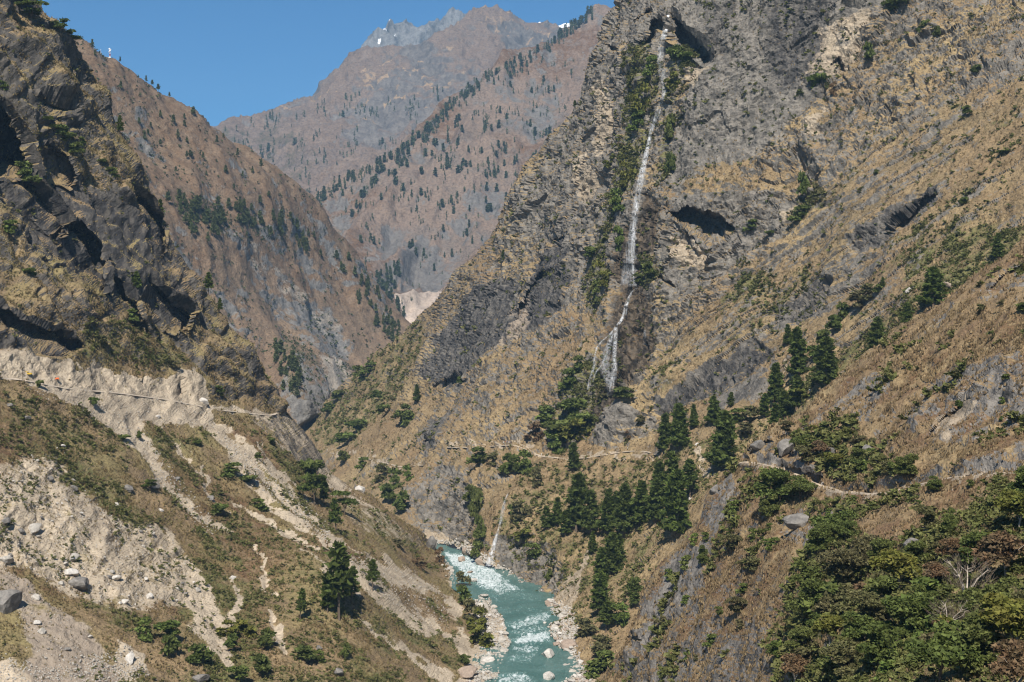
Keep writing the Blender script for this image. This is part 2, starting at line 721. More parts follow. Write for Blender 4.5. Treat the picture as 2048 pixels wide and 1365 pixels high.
def crag(X, ax, s, ab, as_):
    """broken rock: big jointed masses, then uneven beds that pinch out"""
    as_ = as_ / np.maximum(Layer.gz / 1.3, 1) ** 0.9
    ab = ab / np.maximum(Layer.gz / 1.4, 1) ** 0.8
    Q = X @ ax.T
    wv = np.stack([fbm(X, s * 3.5, 3, seed=60 + q) for q in (0, 40, 80)], -1) * s * 0.9
    Q = Q + wv
    z = np.zeros(len(Q), np.float32)
    Q = Q + np.stack([perlin(np.stack([Q[:, i] / (s * 1.9), z + 3.3 * i, z], -1)) for i in range(3)], -1) * s * 0.8
    patch = smooth(fbm(X, s * 5, 3, seed=21), -0.25, 0.45)
    d = (blocks(Q, (s * 4.2, s * 3.0, s * 2.0)) - 0.5) * ab
    d += (blocks(Q + 13, (s * 1.6, s * 1.3, s * 0.9)) ** 4 - 0.2) * ab * 0.8 * patch
    R = Q * np.array([1 / (s * 1.6), 1 / (s * 2.8), 1 / (s * 0.9)], np.float32)
    d += fbm(R, 1.0, 5, 0.52, seed=4) * as_
    d += ridged(R * 0.6 + 5, 1.0, 4, 0.5, seed=14) * as_ * 0.55
    crack = np.abs(perlin(Q * np.array([1 / (s * 4), 1 / (s * 9), 1 / (s * 1.7)], np.float32) + 9.1))
    d -= (1 - smooth(crack, 0.0, 0.05)) * as_ * 0.8
    crack = np.abs(perlin(Q * np.array([1 / (s * 1.5), 1 / (s * 4), 1 / (s * 3)], np.float32) + 19.1))
    d -= (1 - smooth(crack, 0.0, 0.035)) * as_ * 0.7 * patch
    return d


def falls(X, t, k):
    """coordinates squeezed along the fall line, so that gullies and ribs run downhill"""
    t = np.asarray(t, float)
    t = (t / np.linalg.norm(t)).astype(np.float32)
    return X - (X @ t)[:, None] * t[None] * (1 - k)


def pm(u, v, A, ch, poly, val=1.0, soft=14):
    m = polymask(u, v, poly, soft)
    A[ch] = A[ch] * (1 - m) + val * m
    return m


def lm(u, v, A, ch, line, w, val=1.0):
    m = linemask(u, v, line, w)
    A[ch] = np.maximum(A[ch], val * m)
    return m


TAN, STRAW, BROWN = (0.245, 0.175, 0.098), (0.300, 0.222, 0.120), (0.185, 0.134, 0.078)
OLIVE = (0.135, 0.128, 0.052)
RK1, RK2 = (0.115, 0.104, 0.092), (0.225, 0.203, 0.178)

# ---- hillside_left: the cliff with the road cut and the slope below it
L0_SIL = [(-120, -160), (0, -62), (60, 0), (110, 62), (180, 140), (208, 185), (215, 220), (250, 270), (290, 340), (318, 410), (332, 455), (365, 510), (400, 560), (445, 625), (500, 690), (530, 745),
          (556, 800), (585, 835), (612, 868), (640, 905), (668, 945), (705, 975), (745, 985), (770, 1012), (800, 1032), (830, 1052), (852, 1066), (860, 1087)]
L0_BANK = [(860, 1087), (891, 1120), (927, 1149), (943, 1172), (965, 1185), (983, 1205), (1005, 1239), (1012, 1261), (1022, 1286), (1010, 1306), (1001, 1333), (994, 1365), (985, 1420), (980, 1560)]
L0_CTRL = [(1100, 1365, 604), (1022, 1290, 662), (983, 1205, 755), (943, 1172, 798), (891, 1120, 862), (860, 1087, 915), (994, 1365, 604), (920, 1250, 695), (925, 1340, 615), (980, 1560, 480),
           (852, 1066, 900), (800, 1032, 885), (745, 985, 885), (668, 945, 870), (612, 868, 850), (556, 800, 836),
           (700, 1150, 620), (800, 1150, 705), (850, 1250, 655), (700, 1365, 520), (850, 1365, 560), (500, 1365, 490), (300, 1365, 460), (0, 1365, 430), (-150, 1365, 420), (0, 1560, 370), (500, 1560, 420),
           (500, 1100, 640), (300, 1100, 580), (0, 1100, 500), (600, 1000, 720), (500, 900, 745), (300, 900, 660), (0, 900, 560), (-150, 900, 530),
           (0, 757, 612), (200, 785, 676), (320, 805, 720), (430, 825, 760), (540, 830, 815), (-150, 740, 575),
           (0, 690, 622), (160, 725, 672), (300, 750, 724), (400, 745, 762), (0, 400, 690), (0, 200, 716), (0, 0, 742), (0, -160, 775), (-150, 200, 690), (-150, 500, 640),
           (150, 400, 742), (200, 600, 712), (300, 600, 748), (400, 700, 776), (100, 250, 738),
           (60, 0, 766), (180, 140, 790), (215, 220, 792), (290, 340, 800), (332, 455, 802), (400, 560, 806), (500, 690, 820)]
EARTHCUT = [(-30, 690), (60, 708), (130, 722), (165, 742), (190, 728), (250, 752), (330, 752), (360, 742), (388, 738), (405, 790), (412, 812), (335, 795), (240, 782), (130, 772), (40, 757), (-30, 745)]
SCREE = [(30, 752), (130, 770), (240, 782), (335, 795), (412, 812), (446, 856), (400, 850), (330, 846), (285, 850), (310, 915), (255, 880), (215, 850), (150, 822), (90, 796), (40, 768)]
RUNS = [([(265, 840), (285, 880), (310, 910), (335, 960), (372, 1005), (400, 1035), (440, 1060), (470, 1072)], [13, 13, 11, 9, 8, 8, 6, 4]),
        ([(425, 850), (455, 880), (480, 912), (530, 960), (580, 1005), (640, 1045)], [9, 13, 16, 7, 6, 4]),
        ([(400, 835), (450, 900), (500, 965), (545, 1005), (600, 1050), (660, 1090)], [8, 5, 4, 7, 6, 4]),
        ([(520, 895), (560, 950), (592, 990)], [5, 7, 4]), ([(412, 930), (420, 985), (440, 1005), (455, 1020)], [3, 4, 3, 3]),
        ([(505, 1100), (530, 1140), (535, 1180), (560, 1195)], [5, 5, 4, 3]), ([(545, 1230), (560, 1270), (575, 1300)], [4, 8, 6]),
        ([(690, 1125), (740, 1170), (790, 1210), (850, 1248), (900, 1275)], [8, 17, 20, 17, 7]), ([(745, 1112), (800, 1148), (850, 1172), (895, 1192)], [10, 18, 11, 5]),
        ([(330, 850), (372, 905), (412, 950)], [3, 4, 3]), ([(445, 862), (500, 905), (560, 958), (622, 1004)], [4, 5, 4, 3]), ([(470, 1000), (540, 1040), (640, 1098)], [3, 5, 4]), ([(560, 1012), (620, 1050), (692, 1088)], [3, 4, 3]), ([(600, 1100), (680, 1160), (720, 1200)], [3, 4, 3]),
        ([(660, 1075), (700, 1110), (740, 1140)], [3, 6, 5]), ([(720, 1235), (800, 1290), (860, 1330), (905, 1365)], [3, 5, 7, 9]), ([(890, 1208), (915, 1225)], [8, 10]),
        ([(366, 1120), (395, 1190), (420, 1250), (440, 1290), (462, 1330)], [6, 22, 26, 18, 9]), ([(470, 1160), (480, 1200), (455, 1240)], [5, 7, 10]),
        ([(920, 1280), (950, 1330), (965, 1380)], [14, 18, 22]), ([(700, 980), (760, 1040), (800, 1070)], [4, 8, 6])]
L0_AX = axes((0.66, 0.36, 0.62))
ERODED = [(-30, 930), (50, 915), (120, 905), (150, 960), (200, 985), (225, 1040), (300, 1050), (345, 1085), (370, 1130), (400, 1190), (410, 1215), (330, 1210), (250, 1225), (165, 1195), (130, 1190), (60, 1140), (-30, 1130)]


def ledges(X):
    s = ((X @ L0_AX.T)[:, 2] + fbm(X, 58, 3, seed=35.0) * 11) / 23.0
    fr = s - np.floor(s)
    return s, fr


def paint_L0(u, v, X, A):
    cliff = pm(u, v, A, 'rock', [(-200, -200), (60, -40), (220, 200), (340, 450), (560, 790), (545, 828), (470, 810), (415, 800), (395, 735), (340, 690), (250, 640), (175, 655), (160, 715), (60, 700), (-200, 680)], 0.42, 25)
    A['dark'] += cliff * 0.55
    bed = smooth(fbm(X @ L0_AX.T / np.array([45, 120, 9.0], np.float32), 1.0, 3, seed=3), -0.15, 0.3)
    A['rock'] += cliff * (bed - 0.5) * 0.6
    s, fr = ledges(X)
    A['rock'] -= cliff * smooth(fr, 0.66, 0.82) * (1 - smooth(fr, 0.95, 1.0)) * 0.75
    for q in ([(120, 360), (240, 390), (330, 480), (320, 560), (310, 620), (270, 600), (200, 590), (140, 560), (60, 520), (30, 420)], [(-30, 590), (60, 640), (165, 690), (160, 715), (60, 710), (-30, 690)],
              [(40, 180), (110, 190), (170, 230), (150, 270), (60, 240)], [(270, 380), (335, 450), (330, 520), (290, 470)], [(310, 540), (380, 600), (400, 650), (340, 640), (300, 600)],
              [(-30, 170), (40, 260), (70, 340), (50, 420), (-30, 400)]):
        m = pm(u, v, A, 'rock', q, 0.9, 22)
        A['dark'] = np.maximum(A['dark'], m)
    pm(u, v, A, 'rock', [(165, 650), (230, 630), (330, 670), (400, 735), (350, 748), (250, 748), (190, 725), (170, 715)], 0.05, 16)
    pm(u, v, A, 'green', [(165, 650), (230, 630), (330, 670), (380, 725), (300, 735), (190, 725), (170, 715)], 0.55, 16)
    m = pm(u, v, A, 'rock', [(555, 820), (590, 830), (650, 905), (700, 965), (690, 985), (640, 950), (590, 910), (530, 870), (500, 845)], 0.95, 10)
    A['pale'] = np.maximum(A['pale'], m * (0.42 + 0.25 * fbm(X @ L0_AX.T / np.array([14, 40, 4.0], np.float32), 1.0, 3, seed=8)))
    pm(u, v, A, 'pale', [(540, 835), (560, 830), (580, 870), (640, 960), (600, 940), (530, 880)], 0.4, 10)
    pm(u, v, A, 'pale', [(630, 905), (660, 945), (705, 985), (690, 992), (640, 950)], 0.75, 8)
    slope = polymask(u, v, [(-200, 790), (60, 770), (250, 855), (420, 855), (560, 860), (700, 1000), (870, 1090), (930, 1250), (930, 1500), (-200, 1500)], 30)
    A['rock'] += slope * 0.08
    A['rust'] += slope * smooth(fbm(X, 70, 2, seed=9), -0.15, 0.3) * 0.9
    A['green'] += slope * smooth(fbm(X, 45, 3, seed=5), -0.35, 0.4) * 0.62
    pm(u, v, A, 'green', [(-200, 800), (90, 800), (280, 880), (200, 910), (80, 880), (-200, 910)], 0.42, 30)
    pm(u, v, A, 'green', [(450, 1050), (620, 1060), (700, 1100), (660, 1200), (700, 1365), (500, 1365), (520, 1200), (480, 1120)], 0.36, 40)
    m = pm(u, v, A, 'pale', EARTHCUT, 1.0, 7)
    A['rock'] *= 1 - m
    m = pm(u, v, A, 'pale', SCREE, 1.0, 9)
    m = pm(u, v, A, 'pale', ERODED, 0.66, 26)
    for ln, w in RUNS:
        lm(u, v, A, 'pale', ln, [q * 1.15 for q in w], 0.82)
    m = pm(u, v, A, 'pale', [(-30, 1130), (40, 1145), (110, 1205), (180, 1270), (260, 1375), (60, 1375), (50, 1280), (20, 1200)], 0.72, 20)
    A['dark'] = np.maximum(A['dark'], m)
    pm(u, v, A, 'pale', [(-60, 1320), (60, 1340), (100, 1400), (-60, 1400)], 0.85, 20)
    pm(u, v, A, 'pale', [(230, 1290), (280, 1310), (300, 1365), (230, 1365)], 0.8, 14)
    pm(u, v, A, 'pale', [(880, 1100), (925, 1150), (1005, 1240), (1030, 1290), (1000, 1400), (900, 1400), (955, 1300), (940, 1230)], 0.9, 10)
    pm(u, v, A, 'pale', [(640, 985), (700, 1000), (840, 1080), (850, 1100), (800, 1090), (700, 1050)], 0.45, 16)
    lm(u, v, A, 'pale', [(-30, 752), (40, 757), (130, 775), (240, 785), (335, 798), (412, 815), (470, 822), (540, 830), (556, 826)], 5, 1.0)


def disp_L0(X, A, u, v):
    cl = polymask(u, v, [(-200, -200), (60, -40), (260, 180), (380, 450), (600, 790), (560, 826), (470, 808), (415, 795), (395, 735), (340, 690), (250, 640), (175, 655), (160, 715), (60, 705), (-200, 690)], 16)
    d = fbm(X, 75, 3, seed=2) * 7 * cl + (1 - cl) * fbm(X, 60, 3, seed=4) * 3.0
    d += cl * crag(X, L0_AX, 11, 5.0, 3.6)
    # slanting ledges that run down the face
    Q = X @ L0_AX.T
    brk = smooth(fbm(X, 40, 2, seed=77), -0.35, 0.35)
    s, fr = ledges(X)
    d += cl * (np.where(fr < 0.72, fr / 0.72, (1 - fr) / 0.28) - 0.5) * 9.5 * (0.3 + 1.0 * hash1(np.floor(s) + 50)) * (0.4 + 0.8 * brk)
    e = np.maximum(A['pale'] * 0.5, polymask(u, v, ERODED, 20))
    d += (1 - cl) * (ridged(X, 14, 3, seed=6) * 0.5 + ridged(X * np.array([1, .3, .3], np.float32), 8, 4, 0.55, seed=66) * e * 1.3)
    d += (1 - cl) * fbm(X, 4.5, 3, 0.6, seed=8) * (0.35 + 0.12 * e) + cl * fbm(X, 4, 2, seed=8) * 0.8
    cut = polymask(u, v, EARTHCUT, 6)
    d += polymask(u, v, [(555, 820), (590, 830), (650, 905), (700, 965), (690, 985), (640, 950), (590, 910), (530, 870), (500, 845)], 12) * crag(X, L0_AX, 6, 3.0, 1.6)
    d += cut * (ridged(X * np.array([1, 1, 0.22], np.float32), 9, 4, 0.6, seed=15)) * 1.3
    run = sum(linemask(u, v, l, w) for l, w in RUNS[:12])
    d -= np.clip(run, 0, 1) * 1.2
    return d


L0_CAVES = [([(-20, 180), (20, 215), (50, 275), (70, 350), (40, 345), (20, 345), (-20, 345)], [(-20, 180), (20, 215), (50, 275), (70, 350)], 45),
            ([(130, 470), (165, 440), (205, 490), (212, 585), (170, 575), (135, 565)], [(130, 470), (165, 440), (205, 490), (212, 585)], 24),
            ([(262, 375), (300, 400), (335, 455), (330, 505), (300, 480), (270, 440)], [(262, 375), (300, 400), (335, 455), (330, 505)], 18),
            ([(-20, 600), (60, 640), (120, 660), (168, 690), (150, 712), (60, 690), (-20, 660)], [(-20, 600), (60, 640), (120, 660), (168, 690)], 14),
            ([(80, 180), (130, 195), (150, 230), (100, 235), (70, 215)], [(80, 180), (130, 195), (150, 230)], 14),
            ([(300, 555), (350, 600), (385, 620), (375, 660), (330, 640), (290, 600)], [(300, 555), (350, 600), (385, 620), (375, 660)], 16),
            ([(225, 545), (265, 590), (285, 640), (310, 680), (270, 675), (240, 620)], [(225, 545), (265, 590), (285, 640), (310, 680)], 14),
            ([(100, 285), (140, 320), (155, 350), (150, 370), (110, 340)], [(100, 285), (140, 320), (155, 350), (150, 370)], 13),
            ([(60, 350), (100, 390), (130, 440), (120, 470), (80, 420)], [(60, 350), (100, 390), (130, 440), (120, 470)], 14),
            ([(168, 110), (182, 138), (178, 158), (165, 148)], [(168, 110), (182, 138), (178, 158)], 8),
            ([(350, 770), (358, 755), (366, 790), (360, 797), (352, 795)], [(350, 770), (358, 755), (366, 790)], 9),
            ([(278, 765), (290, 750), (286, 768), (280, 772)], [(278, 765), (290, 750), (286, 768)], 4)]
m_left = terrain_mat('left_slope_ground', 0.8, TAN, (0.225, 0.18, 0.085), BROWN, (0.090, 0.080, 0.068), (0.185, 0.160, 0.130), OLIVE, 1.7, 0.7, (0.5, 0.0, 0.3), pale=(0.50, 0.41, 0.30))
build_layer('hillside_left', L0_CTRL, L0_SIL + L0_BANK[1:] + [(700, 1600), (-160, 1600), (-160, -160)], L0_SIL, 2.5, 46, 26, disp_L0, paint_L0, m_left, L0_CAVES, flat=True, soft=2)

# ---- cliff_right: the wall with the long waterfall, its grassy slabs and the gorge bank
R1_SIL = [(1262, -160), (1245, -40), (1240, 0), (1215, 40), (1200, 70), (1180, 125), (1165, 160), (1150, 205), (1120, 250), (1100, 270), (1085, 300), (1060, 330), (1040, 365), (1030, 390), (1005, 430), (985, 465),
          (960, 500), (930, 530), (900, 562), (870, 600), (838, 632), (800, 668), (770, 690), (740, 708), (705, 745), (680, 772), (655, 805), (636, 838), (615, 862)]
R1_BANK = [(615, 862), (560, 880), (585, 930), (650, 985), (720, 1040), (790, 1085), (845, 1092), (862, 1084), (890, 1089), (925, 1100), (955, 1120), (972, 1131), (987, 1133), (1010, 1152), (1041, 1172), (1081, 1192), (1100, 1221), (1097, 1250), (1101, 1272),
           (1117, 1297), (1128, 1321), (1115, 1357), (1113, 1365), (1118, 1420), (1125, 1500)]
R1_CTRL = [(1125, 1500, 510), (1113, 1365, 604), (1117, 1297, 662), (1099, 1250, 705), (1081, 1192, 772), (1010, 1152, 825), (972, 1131, 852), (925, 1100, 900), (860, 1084, 930), (820, 1020, 985), (760, 970, 1060), (700, 908, 1250), (640, 885, 1420), (615, 862, 1600),
           (1015, 889, 960), (900, 890, 1035), (820, 930, 1070), (680, 905, 1290), (1150, 915, 905), (1300, 900, 850), (985, 1010, 885), (900, 1000, 955), (1100, 1100, 800), (1200, 1200, 700), (1200, 1365, 590), (1250, 1050, 770), (1400, 950, 740), (1400, 1200, 620),
           (1200, 900, 890), (1200, 800, 925), (1300, 800, 885), (1180, 740, 940), (1290, 720, 920), (1270, 600, 962), (1290, 400, 988), (1320, 150, 1024), (1330, 30, 1045), (1400, -130, 1080),
           (1240, 0, 1130), (1165, 160, 1140), (1100, 270, 1165), (1030, 390, 1195), (960, 500, 1245), (900, 562, 1305), (838, 632, 1400), (740, 708, 1520), (680, 772, 1590), (636, 838, 1620), (1262, -160, 1150),
           (1150, 450, 1075), (1100, 500, 1105), (1050, 700, 1045), (900, 700, 1210), (900, 800, 1120), (750, 800, 1390), (1150, 600, 1030), (1200, 300, 1078),
           (1500, 300, 955), (1500, 600, 880), (1500, 800, 805), (1700, 100, 950), (1700, 400, 850), (1700, 600, 790), (2048, 0, 870), (2048, 300, 755), (1900, 500, 735), (1800, 600, 725), (2048, 600, 640), (1600, 800, 745), (1400, 800, 850), (1500, 950, 715), (1450, 450, 925), (2250, 0, 820), (2250, 300, 700), (1500, 0, 1000), (1500, -130, 1020)]
R1_AX = axes((-0.49, 0.25, 0.83))
WETP = [(1290, 390), (1315, 400), (1312, 480), (1285, 560), (1300, 600), (1310, 650), (1290, 730), (1275, 770), (1235, 775), (1190, 830), (1172, 790), (1180, 720), (1215, 650), (1235, 590), (1240, 500), (1262, 430)]
TRAIL_FAR = [(655, 905), (700, 912), (760, 922), (800, 934), (850, 930)]
TRAIL_MID = [(893, 894), (950, 895), (1000, 891), (1030, 890), (1055, 902), (1085, 913), (1130, 916), (1175, 916), (1215, 908), (1260, 902), (1290, 902), (1320, 910)]


def paint_R1(u, v, X, A):
    bedn = fbm(X @ R1_AX.T / np.array([50, 110, 10.0], np.float32), 1.0, 3, seed=3)
    A['rock'] += 0.36 + 0.30 * bedn
    A['rust'] += smooth(fbm(X, 90, 2, seed=19), 0.0, 0.4) * 0.35
    A['green'] += smooth(fbm(X, 70, 3, seed=45), 0.0, 0.5) * 0.3
    pm(u, v, A, 'rock', [(1340, 40), (1400, -200), (1720, -200), (1765, 10), (1735, 50), (1650, 180), (1560, 265), (1480, 345), (1405, 425), (1345, 435), (1335, 300), (1385, 150)], 0.95, 26)
    pm(u, v, A, 'dark', [(1560, -100), (1700, -100), (1660, 60), (1640, 150), (1560, 190), (1530, 120)], 0.75, 30)
    pm(u, v, A, 'dark', [(1400, 0), (1470, 0), (1440, 110), (1410, 90)], 0.35, 30)
    pm(u, v, A, 'rock', [(1245, -200), (1340, -200), (1340, 40), (1310, 200), (1290, 400), (1255, 560), (1180, 600), (1060, 480), (1030, 400), (1165, 160)], 0.70, 26)
    pm(u, v, A, 'rock', [(1400, 420), (1480, 360), (1600, 330), (1620, 360), (1560, 470), (1480, 520), (1350, 620), (1310, 560), (1330, 440)], 0.74, 20)
    pm(u, v, A, 'rock', [(1330, 400), (1420, 330), (1600, 310), (1600, 360), (1500, 380), (1400, 390)], 0.12, 22)
    for q, dk in (([(1010, 640), (1060, 580), (1085, 500), (1140, 470), (1140, 600), (1085, 650), (1045, 665), (960, 715), (990, 660)], 1.0), ([(870, 690), (920, 620), (1000, 555), (1050, 570), (1000, 660), (960, 690), (900, 720)], 0.8),
                  ([(838, 735), (880, 700), (955, 690), (990, 680), (960, 720), (900, 765), (870, 775)], 0.65), ([(1440, 790), (1530, 740), (1510, 790), (1420, 830)], 0.4),
                  ([(1300, 800), (1400, 760), (1520, 690), (1540, 720), (1440, 790), (1340, 815), (1310, 830)], 0.95), ([(1540, 640), (1650, 560), (1665, 590), (1640, 620)], 0.5), ([(1700, 470), (1870, 380), (1880, 400), (1760, 490), (1710, 510)], 0.6),
                  ([(840, 850), (890, 800), (880, 870), (850, 915)], 0.6), ([(880, 980), (930, 960), (900, 1010)], 0.2)):
        m = pm(u, v, A, 'rock', q, 0.95, 14)
        A['dark'] = np.maximum(A['dark'], m * dk)
    for q in ([(1040, 600), (1062, 592), (1058, 660), (1010, 690), (985, 705), (1010, 670)], [(1640, 60), (1700, 30), (1752, 20), (1720, 90), (1692, 162), (1660, 150), (1610, 150), (1640, 110)],
              [(1655, 200), (1640, 260), (1600, 300), (1610, 250)], [(1330, 480), (1390, 470), (1420, 490), (1390, 540), (1350, 520)], [(1590, 400), (1565, 450), (1560, 410)],
              [(1170, 175), (1215, 160), (1230, 240), (1200, 330), (1190, 260)], [(1150, 330), (1195, 300), (1185, 400), (1150, 420)], [(1375, 110), (1415, 130), (1395, 180), (1370, 160)]):
        m = pm(u, v, A, 'pale', q, 0.62, 12)
    # grassy slabs
    m = pm(u, v, A, 'rock', [(1290, 770), (1350, 680), (1480, 560), (1560, 470), (1640, 380), (1760, 280), (1900, 200), (2300, 80), (2300, 430), (1880, 500), (1800, 570), (1700, 610), (1600, 660), (1500, 690), (1400, 750), (1310, 800)], 0.22, 30)
    A['rock'] += m * (0.50 * fbm(X @ R1_AX.T / np.array([40, 130, 8.0], np.float32), 1.0, 4, 0.6, seed=23) + 0.06)
    A['green'] += m * smooth(fbm(X, 60, 3, seed=25), -0.15, 0.4) * 0.42
    for q, dk in (([(1300, 800), (1400, 760), (1520, 690), (1545, 715), (1440, 790), (1340, 818), (1310, 830)], 0.95), ([(1540, 640), (1620, 560), (1665, 560), (1650, 620), (1590, 650)], 0.5), ([(1700, 470), (1870, 375), (1885, 400), (1760, 490), (1710, 510)], 0.6)):
        m = pm(u, v, A, 'rock', q, 0.85, 14)
        A['dark'] = np.maximum(A['dark'], m * dk)
    # olive gully
    for q, g in (([(1560, 850), (1620, 760), (1800, 620), (1900, 500), (2100, 420), (2100, 540), (1900, 600), (1740, 710), (1640, 790)], 0.62), ([(610, 860), (740, 705), (810, 660), (850, 640), (845, 720), (790, 840), (760, 900), (640, 900)], 0.5),
                 ([(845, 750), (880, 790), (840, 830), (790, 890), (740, 910), (720, 880)], 0.2), ([(1060, 930), (1170, 920), (1330, 900), (1560, 830), (1640, 780), (1620, 860), (1480, 920), (1400, 1000), (1300, 1130), (1190, 1290), (1130, 1230), (1100, 1150), (1000, 1110), (1000, 1020)], 0.44)):
        m = pm(u, v, A, 'green', q, g, 26)
        A['rock'] *= 1 - m * 0.85
    for q in ([(1255, 100), (1305, 90), (1315, 160), (1295, 260), (1285, 330), (1255, 400), (1235, 470), (1215, 560), (1200, 620), (1175, 620), (1190, 500), (1230, 340), (1245, 220)],
              [(1335, 90), (1390, 90), (1395, 120), (1350, 170), (1340, 260), (1345, 340), (1325, 390), (1318, 330), (1325, 220)], [(1280, 520), (1320, 510), (1320, 560), (1285, 575)],
              [(1100, 880), (1120, 800), (1150, 710), (1180, 700), (1185, 790), (1195, 840), (1150, 880), (1110, 905)], [(1640, 130), (1665, 150), (1650, 185), (1625, 170)], [(1580, 380), (1640, 380), (1630, 410), (1580, 440)]):
        m = pm(u, v, A, 'green', q, 0.75, 14)
        A['rock'] = A['rock'] * (1 - m) + 0.30 * m
    pm(u, v, A, 'wet', WETP, 1.0, 34)
    pm(u, v, A, 'rock', WETP, 0.8, 30)
    m = pm(u, v, A, 'rock', [(1185, 880), (1200, 830), (1255, 795), (1275, 825), (1250, 860), (1215, 885)], 0.98, 8)
    pm(u, v, A, 'rock', [(815, 1060), (815, 980), (860, 940), (900, 930), (960, 990), (950, 1060), (925, 1095), (860, 1085)], 0.75, 14)
    pm(u, v, A, 'rock', [(985, 1132), (1000, 1080), (1090, 1090), (1120, 1150), (1100, 1200), (1040, 1172)], 0.8, 14)
    pm(u, v, A, 'pale', [(845, 1082), (860, 1070), (930, 1085), (960, 1110), (1000, 1140), (1045, 1165), (1085, 1185), (1130, 1215), (1160, 1260), (1150, 1300), (1190, 1365), (1110, 1420), (1090, 1240)], 0.8, 10)
    pm(u, v, A, 'pale', [(1090, 1210), (1120, 1180), (1170, 1090), (1180, 1110), (1155, 1160), (1140, 1215)], 0.62, 10)
    lm(u, v, A, 'pale', TRAIL_FAR, 2.2, 0.9)
    lm(u, v, A, 'pale', TRAIL_MID, 2.4, 0.9)
    lm(u, v, A, 'pale', [(1395, 905), (1420, 935), (1432, 945), (1400, 935)], 4, 0.9)
    lm(u, v, A, 'pale', [(1565, 735), (1572, 750)], 6, 0.9)


def disp_R1(X, A, u, v):
    flat = np.maximum(polymask(u, v, [(1290, 770), (1350, 680), (1480, 560), (1640, 380), (1760, 280), (1900, 200), (2300, 80), (2300, 560), (1900, 600), (1600, 850), (1310, 800)], 40),
                      np.maximum(polymask(u, v, [(600, 870), (740, 705), (850, 640), (845, 720), (780, 850), (760, 900)], 20), polymask(u, v, [(1000, 1400), (1000, 1100), (1060, 930), (1330, 900), (1640, 780), (1480, 920), (1300, 1130), (1190, 1400)], 30)))
    rk = 1 - flat
    d = fbm(X, 95, 3, seed=2) * (7 * rk + 5 * flat)
    d += (ridged(X, 38, 3, seed=7)) * (2.2 * rk + 0.9 * flat)
    rk = rk * polymask(u, v, [(600, 880), (760, 600), (1200, -200), (2300, -200), (2300, 700), (1320, 830), (1290, 870), (1080, 905), (960, 1010), (960, 1110), (850, 1080), (810, 1000), (860, 930)], 30)
    wall = polymask(u, v, [(1345, 40), (1400, -200), (1720, -200), (1765, 10), (1650, 180), (1480, 345), (1405, 425), (1345, 435), (1335, 300), (1385, 150)], 30)
    steep = np.zeros(len(X), np.float32)
    for q in ([(1300, 805), (1400, 758), (1520, 688), (1545, 712), (1445, 792), (1340, 820), (1310, 832)], [(1540, 640), (1620, 560), (1665, 560), (1650, 620), (1590, 650)], [(1700, 470), (1870, 375), (1885, 400), (1760, 490), (1710, 510)],
              [(985, 1134), (1000, 1078), (1095, 1088), (1125, 1150), (1100, 1200), (1040, 1174)], [(1185, 880), (1200, 830), (1255, 795), (1275, 825), (1250, 860), (1215, 885)], [(1480, 350), (1620, 300), (1640, 360), (1560, 470), (1440, 540)]):
        steep = np.maximum(steep, polymask(u, v, q, 14))
    rk = np.maximum(rk, steep * 0.75)
    d -= steep * 3.0
    d += crag(X, R1_AX, 10, 6.5, 3.4) * rk * (0.6 + 0.6 * np.clip(A['rock'], 0, 1)) * (1 - 0.6 * wall)
    d += flat * (fbm(X @ R1_AX.T / np.array([34, 26, 7.0], np.float32), 1.0, 4, 0.55, seed=12) * 1.7 - (1 - smooth(np.abs(perlin(X @ R1_AX.T / np.array([60, 170, 11.0], np.float32))), 0, 0.05)) * 2.4)
    d += fbm(X, 5, 3, 0.6, seed=8) * (0.9 * rk + 0.5)
    d -= polymask(u, v, WETP, 30) * 5
    d += polymask(u, v, [(1185, 880), (1200, 830), (1255, 795), (1275, 825), (1250, 860), (1215, 885)], 18) * 9
    d += polymask(u, v, [(1300, 770), (1350, 690), (1500, 560), (1560, 640), (1440, 770)], 26) * 4
    return d


